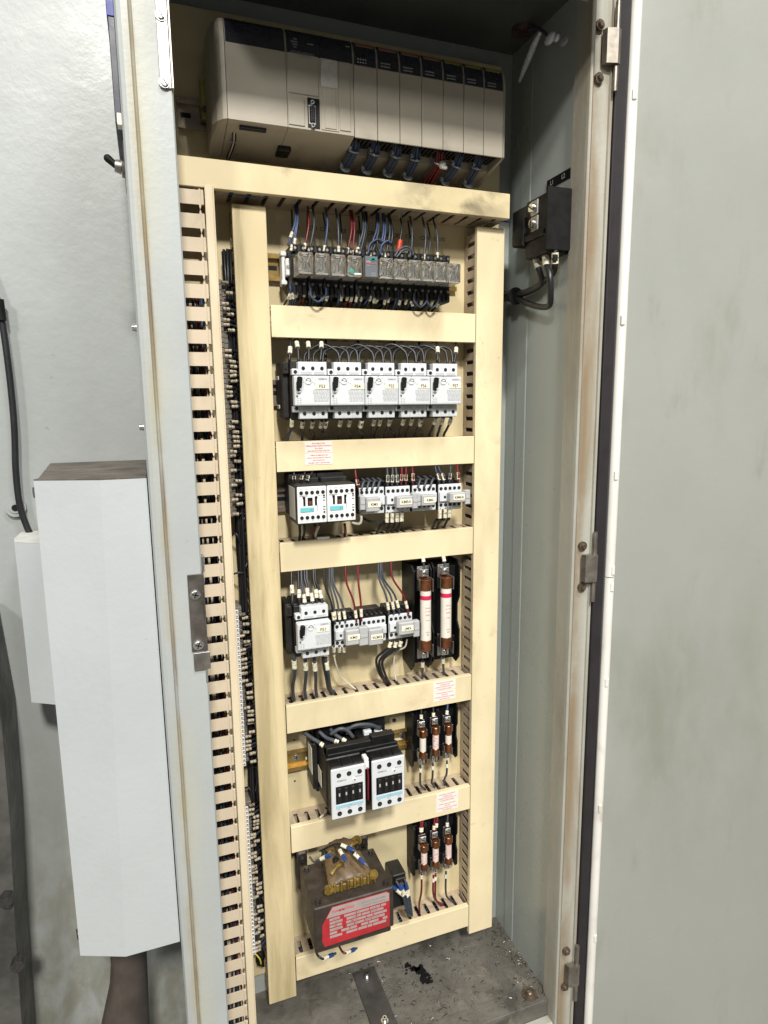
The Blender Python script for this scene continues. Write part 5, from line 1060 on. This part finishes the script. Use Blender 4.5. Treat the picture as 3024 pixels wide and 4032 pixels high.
obj('varnished_lead', mb, AMBER, t)
mb = MB()
for s_ in range(8):
    xx = cx0 + .001 + s_ * (cx1 - cx0 - .006) / 7; hh = (.0125, .0150, .0165, .0160, .0172, .0168, .0155, .0165)[s_]
    mb.box(xx, xx + .0034, cy0 - .0035, cy0 + .002, tz1 + .0004, tz1 + hh, .0012); mb.box(xx + .0032, xx + .0092, cy0 - .0015, cy0 + .0025, tz1 + .0004, tz1 + hh - .0025 - (s_ % 3) * .0016, .0010) if s_ < 7 else None
mb.cyl((cx1 - .005, cy0 - .0036, tz1 + .013), (cx1 - .005, cy0 + .001, tz1 + .013), .0065, 16); mb.cyl((cx0 + .004, cy0 - .0030, tz1 + .008), (cx0 + .004, cy0 + .001, tz1 + .008), .0068, 16)
obj('bobbin', mb, AMBER, t); mb = MB(); mb.box(cx0 + .010, cx1 - .006, cy1 - .001, cy1 + .003, tz1 + .0004, tz1 + .022, .002); mb.cyl((cx1 - .010, cy1 - .001, tz1 + .022), (cx1 - .010, cy1 + .003, tz1 + .022), .008, 16); obj('bobbin_tab', mb, AMBER, t)
for i, (fx, fy) in enumerate(((.30, .45), (.58, .66), (.80, .66), (.14, .72))):
    xx = cx0 + (cx1 - cx0) * fx; yy = cy0 + (cy1 - cy0) * fy; zz = tz1 + .026 + .006 * fy; mb = MB(); mb.cyl((xx, yy, zz - .004), (xx, yy, zz + .0006), .0045, 16); mb.cyl((xx, yy, zz + .0006), (xx, yy, zz + .0030), .0028, 6); obj('winding_terminal', mb, DARKSCR, t)
# nameplate
a = k(450, 760, TY); lp0 = k(450, 860, TY).x; lp1 = k(885, 600, TY).x; ya = TY - .0008
lz0 = tz0 + .0035; lz1 = tz1 - .0035
mb = MB(); c = .012
mb.prism([(lp0, lz0), (lp1, lz0), (lp1, lz1), (lp0 + c, lz1), (lp0, lz1 - c * 1.35)], 1, ya, TY - .0002) if False else None
poly = [(lp0 + .002, lz0 - .002), (lp1, lz0), (lp1, lz1 - .003), (lp1 - .004, lz1), (lp0 + .014, lz1), (lp0, lz1 - .024), (lp0 - .001, lz0 + .008)]
mb.prism(poly, 1, ya, TY - .0002); npl = obj('nameplate', mb, PLATER, t)
mb = MB(); mb.prism([(lp0 + .006, lz1 - .0150), (lp1 - .0008, lz1 - .0150), (lp1 - .0008, lz1 - .0035), (lp1 - .0045, lz1 - .0008), (lp0 + .0145, lz1 - .0008)], 1, ya - .0004, ya - .00005)
rr = random.Random(5)
for r_ in range(6):
    z = lz1 - .0205 - r_ * .0053; xx = lp0 + .010
    while xx < lp1 - .006: w_ = rr.uniform(.006, .020); mb.box(xx, min(xx + w_, lp1 - .002), ya - .0004, ya - .00005, z, z + .0034); xx += w_ + rr.choice((.0012, .006))
pw = obj('printed_field', mb, PLATES, npl)
lettering([('HAMMOND', .0060, lp0 + .030, ya - .0006, lz1 - .0075, False)], REDINK, pw)
it = []
for i, (s, x_, r_) in enumerate((('PART NO.', .02, 0), ('PH500', .05, 0), ('VA 500', .075, 0), ('Hz 60', .02, 1), ('PRI 480', .048, 1), ('SEC 120', .075, 1), ('SERIAL', .018, 2), ('TEMP RISE', .045, 2), ('55 C', .074, 2), ('GUELPH', .02, 3), ('ONTARIO', .045, 3), ('MADE IN CANADA', .072, 3))):
    it.append((s, .0026, lp0 + x_, ya - .0006, lz1 - .0188 - r_ * .0053, False))
it.append(('CONTROL TRANSFORMER', .0030, lp1 - .024, ya - .0006, lz1 - .0065, False)); it.append(('HAMMOND MANUFACTURING', .0024, lp1 - .024, ya - .0006, lz1 - .0112, False))
lettering(it, GREYINK, pw)
# transformer leads with blue lugs
BL = mat('blue_crimp', (.02, .06, .22), .35, var=.1)
def lug_wire(lab, m, P, r=.0016, grp='leads with blue crimp lugs on the transformer'):
    o = wire(lab, m, P, r, (), grp, cat='lead'); Q = [Vector(p) for p in P]; d = (Q[-1] - Q[-2]).normalized(); e = Q[-1]
    mb = MB(); mb.cyl(e, e + d * .010, .0028, 12); obj('crimp_lug', mb, BL, o); mb = MB(); mb.cyl(e - d * .010, e - d * .001, .0028, 10); obj('number_sleeve', mb, CREAML, o)
    mb = MB(); mb.cyl(e + d * .010, e + d * .016, .0016, 8); obj('tongue', mb, STEEL, o)
kl = lambda a, b, y: k(a, b, y - (.045 if b < 600 else 0))
lug_wire('white sleeved transformer lead with blue lug, leftmost on the winding', WGREY, [kl(365, 290, .0), kl(390, 320, -.02), kl(415, 312, -.03), kl(470, 288, -.04)])
lug_wire('white sleeved transformer lead with blue lug, middle one on the winding', WBLACK, [kl(520, 215, .02), kl(545, 225, -.01), kl(560, 245, -.03), kl(580, 280, -.04)])
lug_wire('white sleeved transformer lead with blue lug, rightmost on the winding', WBLACK, [kl(575, 205, .02), kl(610, 230, -.01), kl(650, 262, -.03), kl(690, 300, -.04)])
lug_wire('white sleeved transformer lead with blue lug, topmost behind the winding', WBLACK, [kl(430, 250, .02), kl(500, 215, 0), kl(560, 205, -.01), kl(610, 228, -.02)])
lug_wire('lead with blue lug hanging below the left of the transformer', WBLACK, [kl(400, 880, -.07), kl(415, 930, -.09), kl(450, 955, -.095), kl(485, 940, -.09)])
lug_wire('lead with blue lug hanging below the middle of the transformer', mat('maroon_wire', (.10, .01, .015), .4), [kl(555, 870, -.07), kl(575, 905, -.09), kl(600, 918, -.095), kl(628, 905, -.09)])
# lower winding bulge
mb = MB(); mb.prism([(cy0 + .002, tz0 - .0105), (cy0 + .006, tz0 - .020), (cy1 - .02, tz0 - .024), (cy1 - .002, tz0 - .0105)], 0, cx0 + .004, cx1 - .004); obj('lower_winding', mb, COILP, t)
# rectifier beside transformer
p = k(885, 405, .02); q = k(972, 395, .02); t = thing('rectifier_block', (p.x, YB, .262), 'small black terminal block with blue crimped leads right of the transformer', 'terminal block')
zt_ = k(930, 395, .01).z; mb = MB(); mb.box(p.x, q.x, .006, YB - .0005, zt_ - .060, zt_, .0015); mb.box(p.x + .003, q.x - .002, .0, .006, zt_ - .030, zt_ - .003, .001); obj('block_body', mb, BLACKM, t)
mb = MB()
for i in range(3): mb.cyl((p.x + .008 + i * .006, -.0002, zt_ - .012), (p.x + .008 + i * .006, -.0022, zt_ - .012), .0022, 12)
obj('terminal_screw', mb, SCREW, t)
for i in range(5):
    a = k(915 + i * 15, 445 + (i % 2) * 14, -.004); e = k(1010 + i * 6, 640 + i * 3, -.004)
    P = [e + Vector((.002, .02, .008)), e + Vector((0, .002, -.006)), e.lerp(a, .25) + Vector((-.001, -.010, -.006)), e.lerp(a, .6) + Vector((.002, -.006, 0)), a + Vector((.002 + .001 * i, -.003, -.014))]
    lug_wire(f'slate lead with blue lug, {ORD[i]} of five looping at the block right of the transformer', SLATE, P, .0016, 'looping leads right of the transformer')
# ================================================================ power distribution block on the right wall
t = thing('power_distribution_block', (XW, 0, 1.21), 'black power terminal block with two silver screws on the right cabinet wall', 'terminal block')
XD = .345
ya = U(2155, 850, x=XD).y; yb = U(2012, 860, x=XD).y; z1a = U(2155, 742, x=XD).z; z0a = U(2155, 952, x=XD).z
mb = MB(); zc0, zc1 = z0a - .008, z1a + .003
mb.prism([(XW - .0005, zc0 + .004), (XW - .0005, zc1 - .008), (XW - .006, zc1), (XD, zc1), (XD, zc0), (XW - .008, zc0)], 1, ya, ya + .004)
yq = U(2060, 860, x=XD).y
mb.box(XD + .004, XW - .0005, ya + .004, yq, z0a - .010, z1a - .001, .002)
mb.box(XD + .001, XD + .006, ya + .004, yq, z0a + .012, z0a + .02, .001); mb.box(XD + .001, XD + .010, ya + .004, ya + .010, z0a + .010, z1a - .008, .001)
mb.box(XD + .004, XW - .0005, yq, yb + .004, z0a + .014, z1a - .004, .002); mb.box(XD + .0, XW - .001, yq - .002, yq + .001, z0a + .008, z1a - .02, .0005); obj('block_body', mb, BLACK, t)
mb = MB(); hz = (z0a + z1a) / 2 - .007; mb.cyl((XD + .0042, (yq + yb) / 2, hz), (XD + .0032, (yq + yb) / 2, hz), .0115, 24); obj('mounting_hole', mb, mat('hole_black', (.003, .003, .003), .9), t)
for i, (a, b) in enumerate(((2103, 818), (2103, 880))):
    p = U(a, b, x=XD + .003); mb = MB(); mb.box(XD + .0025, XD + .009, p.y - .009, p.y + .008, p.z - .0095, p.z + .0095, .001); lug = obj('silver_terminal', mb, STEEL, t)
    mb = MB(); mb.cyl((XD + .0025, p.y + .002, p.z), (XD - .0015, p.y + .002, p.z), .0062, 16, .0055); s_ = obj('screw', mb, SCREW, lug)
    mb = MB(); T = Matrix.Translation((XD - .0016, p.y + .002, p.z)) @ Matrix.Rotation(.6 + i, 4, 'X'); mb.box(-.0002, .0002, -.005, .005, -.0008, .0008, T=T); obj('slot', mb, BLACK, s_)
a = U(2156, 722, x=XW); b = U(2262, 672, x=XW)
mb = MB(); mb.box(XW - .0012, XW - .0001, min(a.y, b.y), max(a.y, b.y), 1.2965, 1.3090, .0002); ls = obj('name_strip', mb, BLACK, t)
RX_ = Matrix(((0, 0, -1, 0), (-1, 0, 0, 0), (0, 1, 0, 0), (0, 0, 0, 1)))
pp = (a.y + b.y) / 2
lettering([('L1', .008, XW - .0014, pp + .018, 1.3028, False)], MGREY, ls, R=RX_); lettering([('L2', .008, XW - .0014, pp - .008, 1.3028, False)], MGREY, ls, R=RX_)
for i, (tr, sl) in enumerate(((((2100, 1000, .362), (2115, 1040, .362), (2128, 1080, .366), (2130, 1120, .372), (2080, 1150, .372), (2030, 1162, .368), (1978, 1162, .362)), .016),
                              (((2145, 990, .362), (2150, 1040, .358), (2165, 1090, .356), (2168, 1160, .360), (2160, 1205, .366), (2110, 1205, .370), (2035, 1178, .368), (1978, 1178, .362)), .016),
                              (((2185, 980, .362), (2185, 1020, .362), (2180, 1070, .368), (2140, 1110, .374), (2080, 1145, .376), (2030, 1155, .370), (1978, 1156, .364)), .012))):
    P = [U(a_, b_, x=x_) for a_, b_, x_ in tr]; P[0].z += .012
    wire(f'thick black cable with number sleeve, {ORD[i]} from the left hanging from the black power block', WBLACK, P, .0042, (sl + .012, ), 'cables hanging from the power block', sw=1.12, sl=.014, seg=10)
q = U(2030, 1166, x=.366); mb = MB(); mb.cyl(q + Vector((0, -.0015, 0)), q + Vector((0, .0015, 0)), .0125, 18); tag(obj('cable_tie', mb, BLACK), 'black cable tie holding the cables of the power block together', 'cable tie')
# ================================================================ terminal strips between the two left ducts
TERM = mat('beige_terminal', (.16, .14, .11), .5, var=.15, vs=60)  # beige darkened, with the shade of the gap in the colour
GRW = [WBLACK, WBLACK, WBLACK, SLATE]
def strip(nm, z0, z1, pitch, tile, labx, ym, wx):
    rail(f'vertical rail carrying the terminal blocks {nm}', -.0665, -.0655, 1, ZINC, slots=False) if False else None
    n = int((z1 - z0) / pitch); proto = None; wp = None
    for i in range(n):
        z = z1 - (i + 1) * pitch
        if proto is None:
            t = thing('terminal_block', (-.061, YB, z), f'narrow terminal block in the tall stack {nm}', 'terminal block', f'terminal blocks {nm}')
            mb = MB(); mb.box(-.0665, -.054, .006, .040, z + .0002, z + pitch - .0002, .0006); mb.box(-.0665, -.0600, ym, .006, z + .0003, z + pitch - .0003, .0005); obj('block_body', mb, TERM, t)
            if tile: mb = MB(); mb.box(labx - .0022, labx + .0022, ym - .0012, ym - .0002, z + .0005, z + pitch - .0005, .0003); tl = obj('label_tile', mb, WHITE, t); mb = MB(); mb.box(labx - .0012, labx + .0012, ym - .0014, ym - .0012, z + pitch * .3, z + pitch * .7); obj('figure', mb, GREYINK, tl)
            proto = t
        else: t = dup(proto, (-.061, YB, z))
        if random.random() < .80:
            if wp is None:
                P = [Vector((wx - .003, .000, z + pitch / 2)), Vector((wx + .006, .000, z + pitch / 2)), Vector((wx + .013, .006, z + pitch / 2)), Vector((wx + .022, .016, z + pitch / 2 - .004))]
                wp = [wire(f'short dark wire with number sleeve leaving the terminal blocks {nm}', m_, P, .0013, (.0065, ), f'terminal wires {nm}', sl=.0085, sw=1.75, res=3, smat=CREAMD) for m_ in (WBLACK, WBLACK, SLATE)]
                base = P[0].copy(); continue
            w_ = dup(random.choice(wp), base); w_.location = base + Vector((random.choice((-.001, .0045)) + random.uniform(-.0008, .0008), random.uniform(-.003, .003), z + pitch / 2 - base.z)); w_.rotation_euler = (0, random.uniform(-.12, .16), 0)
    return wp
wps = []
for nm, a, b, tile in (('at the upper left', (893, 1100), (915, 2045), False), ('at middle height on the left', (925, 2400), (955, 3020), True), ('at the lower left', (965, 3175), (1000, 3760), True)):
    z1 = U(*a, y=-.004).z; z0 = U(*b, y=-.004).z; strip(nm, z0, z1, .0064, tile, -.0618, -.004, -.0585 if not tile else -.0575)
# dark end piece with yellow stripes
q = U(1005, 3700, y=-.01)
mb = MB(); mb.box(-.066, -.050, .0, .038, .205, .228, .002); tag(obj('end_bracket', mb, BLACKM), 'black end bracket below the lowest terminal stack', 'end bracket')
mb = MB(); mb.tube([(-.06, .0, .196), (-.054, -.004, .188), (-.052, -.002, .176)], .0012, 6); tag(obj('wire', mb, mat('yellow_wire', (.5, .4, .04), .4)), 'short yellow wire end below the lowest terminal stack', 'wire')
run('dark mass of wires packed in the gap between terminals and left duct', [(-.049, .020, .16 + .13 * i) for i in range(9)], 16, .0018, (.006, .010, 0), [WBLACK, BLACK, WBLACK])
for i in range(34):
    z = random.uniform(.19, 1.19); m = random.choice(GRW)
    wire(f'loose dark wire crossing between the terminal stacks and the left duct, {ORD[i]} in the gap', m, [(-.062, .022, z), (-.056, .012 + random.uniform(-.006, .006), z + .006), (-.048, .012, z + random.uniform(-.02, .01)), (-.040, .02, z + random.uniform(-.02, .02))], .0013, (), 'loose wires in the gap', res=3)
# ================================================================ box on the left flank
t = thing('cable_entry_box', (-.21, .0, .3565), 'pale grey chamfered cover box fixed to the left side of the cabinet', 'cover box')
zt_, zb = .928, .3565
a1 = U(132, 1893, z=zt_); a2 = U(395, 1890, z=zt_); a3x = xo - .0012; yf_ = -.1195
foot = [(a3x, yf_), (a2.x, yf_), (a1.x, a1.y), (a1.x + .003, a1.y + .012), (U(200, 1827, z=zt_).x, .138), (a3x, .138)]
# slope of the chamfer edge: bottom corner is shifted outwards
b2 = U(495, 3778, z=zb); b1 = U(316, 3763, z=zb)
footb = [(a3x, yf_), (b2.x, yf_), (b1.x, b1.y), (b1.x + .003, b1.y + .012), (foot[4][0], .138), (a3x, .138)]
mb = MB(); n = 6; mb.v += [Vector((x, y, zt_)) for x, y in foot] + [Vector((x, y, zb)) for x, y in footb]
for i in range(n): mb.face((i, (i + 1) % n, n + (i + 1) % n, n + i))
mb.face(range(n, 2 * n)); obj('box_shell', mb, BOXW, t)
mb = MB(); mb.prism(foot, 2, zt_ + .0002, zt_ + .0014); obj('dusty_top', mb, DUST, t)
for q in ((1.0, 0), ):
    p = U(124, 1942, y=a1.y + .006); mb = MB(); mb.cyl((a1.x, a1.y + .012, p.z), (a1.x - .003, a1.y + .011, p.z), .006, 12); obj('bolt', mb, DARKSCR, t); p2 = U(310, 3690, y=b1.y + .006); mb = MB(); mb.cyl((b1.x + .001, b1.y + .012, p2.z), (b1.x - .003, b1.y + .011, p2.z), .006, 12); obj('bolt', mb, DARKSCR, t)
# smaller box behind
t = thing('junction_box', (-.36, .08, .6), 'smaller pale box half hidden behind the cover box', 'cover box')
za = U(45, 2150, y=.04).z; zz0 = U(110, 2770, y=.06).z; xa = U(42, 2150, y=.06).x; xa2 = U(112, 2770, y=.06).x
xm = (xa + xa2) / 2; fp_ = [(xa, .085), (xa + .004, .062), (xa + .075, .018), (-.245, .018), (-.245, .137), (xa, .137)]
mb = MB(); mb.prism(fp_, 2, zz0, za); obj('box_shell', mb, BOXW, t)
mb = MB(); mb.prism(fp_, 2, za + .0002, za + .0012); obj('dusty_top', mb, mat('pale_dusty_top', (.5, .5, .46), .6, var=.15, vs=30), t)
# conduit below the box
t = thing('flexible_conduit', (-.2, .03, -.12), 'thick dark brown conduit pipe coming out under the cover box', 'conduit')
yc = .03; pts = []
for (l, r, py) in ((434, 580, 3700), (434, 580, 3778), (430, 583, 3850), (405, 588, 3960), (385, 592, 4050), (370, 596, 4250)):
    A = U(l, py, y=yc); B = U(r, py, y=yc); pts.append(((A + B) / 2, (B.x - A.x) / 2))
pts[0][0].z = zb + .01
CONDM = mat('brown_conduit', (.075, .06, .05), .5, var=.3, vs=20, bump=(60, .4, .002))
mb = MB(); rings = []
for c_, r_ in pts: rings.append([(c_.x + r_ * math.cos(2 * math.pi * j / 28), yc + r_ * math.sin(2 * math.pi * j / 28), c_.z) for j in range(28)])
n0 = len(mb.f); loft(mb, rings); mb.f = mb.f[:n0] + [(f[0], f[1], True) if len(f[0]) == 4 else f for f in mb.f[n0:]]; obj('conduit_tube', mb, CONDM, t)
# black cable on the machine
P = [U(a, b, y=.128) for a, b in ((-60, 1050), (-8, 1190), (12, 1290), (34, 1450), (50, 1600), (58, 1720), (62, 1850), (76, 1980), (104, 2070), (135, 2130), (170, 2190))]
mb = MB(); mb.tube(P, .0042, 10, res=6); t = tag(obj('power_cable', mb, WBLACK), 'black cable hanging down the machine panel at the far left', 'cable')
ORG[t.name] = Vector(t.location)
mb = MB(); mb.cyl(U(-10, 1180, y=.126), U(6, 1262, y=.126), .0075, 16, .006); obj('cable_gland', mb, BLACK, t)
# toggle switch and blue plate on the cabinet flank
p = U(482, 640, x=xo) if False else U(484, 640, y=-.06)
zt2 = p.z; yy = -.045
t = thing('toggle_switch', (xo, yy, zt2), 'black toggle switch lever sticking out of the cabinet flank', 'toggle switch')
mb = MB(); mb.box(xo - .0016, xo - .0002, yy - .014, yy + .014, zt2 - .024, zt2 + .024, .0006); obj('switch_plate', mb, STEEL, t)
mb = MB(); mb.cyl((xo - .0017, yy, zt2), (xo - .0045, yy, zt2), .0105, 6); mb.cyl((xo - .0045, yy, zt2), (xo - .011, yy, zt2 + .001), .0075, 20, .0062); obj('threaded_bushing', mb, STEEL, t)
mb = MB(); e = U(412, 622, y=yy); mb.cyl((xo - .010, yy, zt2 + .001), (e.x + .003, yy, e.z), .0035, 14, .0042); mb.sphere((e.x + .003, yy, e.z), .0042); obj('lever', mb, BLACK, t)
zA = U(455, 140, y=-.06).z; zB = U(470, 540, y=-.06).z; zC = 1.46
t = thing('sign_plate', (xo, -.06, zB), 'blue and dark plastic sign plate seen edge-on on the cabinet flank', 'sign')
mb = MB(); mb.box(xo - .0075, xo - .0002, -.095, .03, zA, zC, .0006); obj('blue_panel', mb, NAVY, t)
mb = MB(); mb.box(xo - .0066, xo - .0002, -.095, .03, zB, zA - .0004, .0006); obj('dark_panel', mb, mat('dark_navy', (.012, .014, .035), .35, var=.1), t)
zD = U(482, 512, y=-.1).z; zE = U(480, 465, y=-.1).z; mb = MB(); mb.box(xo - .0045, xo - .0002, -.112, -.1, zD, zE, .0004); tag(obj('label_chip', mb, LABEL), 'tiny cream chip on the cabinet flank above the toggle switch', 'label chip')
for q in ((537, 1290), (570, 1680)):
    p = U(*q, y=-.09); mb = MB(); mb.cyl((xo - .0001, -.09, p.z), (xo - .005, -.09, p.z), .0045, 14, .0035); tag(obj('rivet', mb, SCREW), f'small silver rivet on the cabinet flank, {"upper" if q[1] < 1500 else "lower"} one', 'rivet', 'rivets on the flank')
# ================================================================ debris on the cabinet floor
t = None
ks = lambda a, b: U(1000 + a / 1.185, 3500 + b / 1.185, z=ZF + .002)
cs = [(712, 385), (708, 360), (716, 345), (728, 350), (730, 372), (752, 368), (760, 375), (765, 362), (775, 350), (788, 356), (792, 378), (802, 388), (800, 402), (808, 410), (812, 398), (824, 402), (828, 420), (830, 440), (808, 442), (792, 436), (774, 438), (776, 425), (784, 418), (782, 405), (770, 395), (748, 388), (735, 378), (726, 378), (718, 400), (712, 402)]
mb = MB()
for a, b, r_ in ((712, 362, .0045), (716, 350, .0035), (722, 358, .0050), (736, 372, .0055), (750, 376, .0070), (764, 378, .0085), (778, 372, .0095), (786, 386, .0100), (792, 402, .0090), (796, 418, .0080), (790, 431, .0065), (806, 432, .0062), (820, 432, .0058), (820, 416, .0035), (818, 405, .0028), (712, 380, .0022), (711, 394, .0016)):
    p = ks(a, b); an = a * .7; mb.prism([(p.x + r_ * (.75 + .3 * math.sin(j * 2.3 + an)) * math.cos(j * .698), p.y + r_ * (.75 + .3 * math.sin(j * 2.3 + an)) * math.sin(j * .698)) for j in range(9)], 2, ZF + .0023, ZF + .0030 + (a % 7) * .00003)
tag(obj('torn_foil', mb, BLACK), 'torn black flake of film lying on the cabinet floor', 'debris')
rr = random.Random(11); mb = MB()
for i in range(760):
    x = rr.uniform(.07, XW - .004); y = rr.uniform(YF + .016, .045)
    if i % 3 == 0: x = XW - abs(rr.gauss(0, .02)) - .003; 
    if i % 5 == 0: x = rr.gauss(.17, .03)
    x = min(x, XW - .003)
    L_ = rr.uniform(.002, .0085); an = rr.uniform(0, 6.28); cv = rr.uniform(-1.6, 1.6); pts = []
    for s_ in range(4): pts.append((x + L_ * (s_ / 3 - .5) * math.cos(an + cv * s_ / 3), y + L_ * (s_ / 3 - .5) * math.sin(an + cv * s_ / 3), ZF + .0022 + .0008 * math.sin(s_)))
    mb.tube(pts, rr.uniform(.0002, .00045), 4, m=rr.choice((0, 0, 0, 1, 1, 1, 1, 1, 1, 1, 1, 1, 2)), res=2)
tag(obj('metal_shavings', mb, [BLACK, mat('dull_swarf', (.22, .20, .16), .5, .3, var=.3), SCREW]), 'fine curled metal shavings scattered over the cabinet floor', 'shavings', kind='stuff')
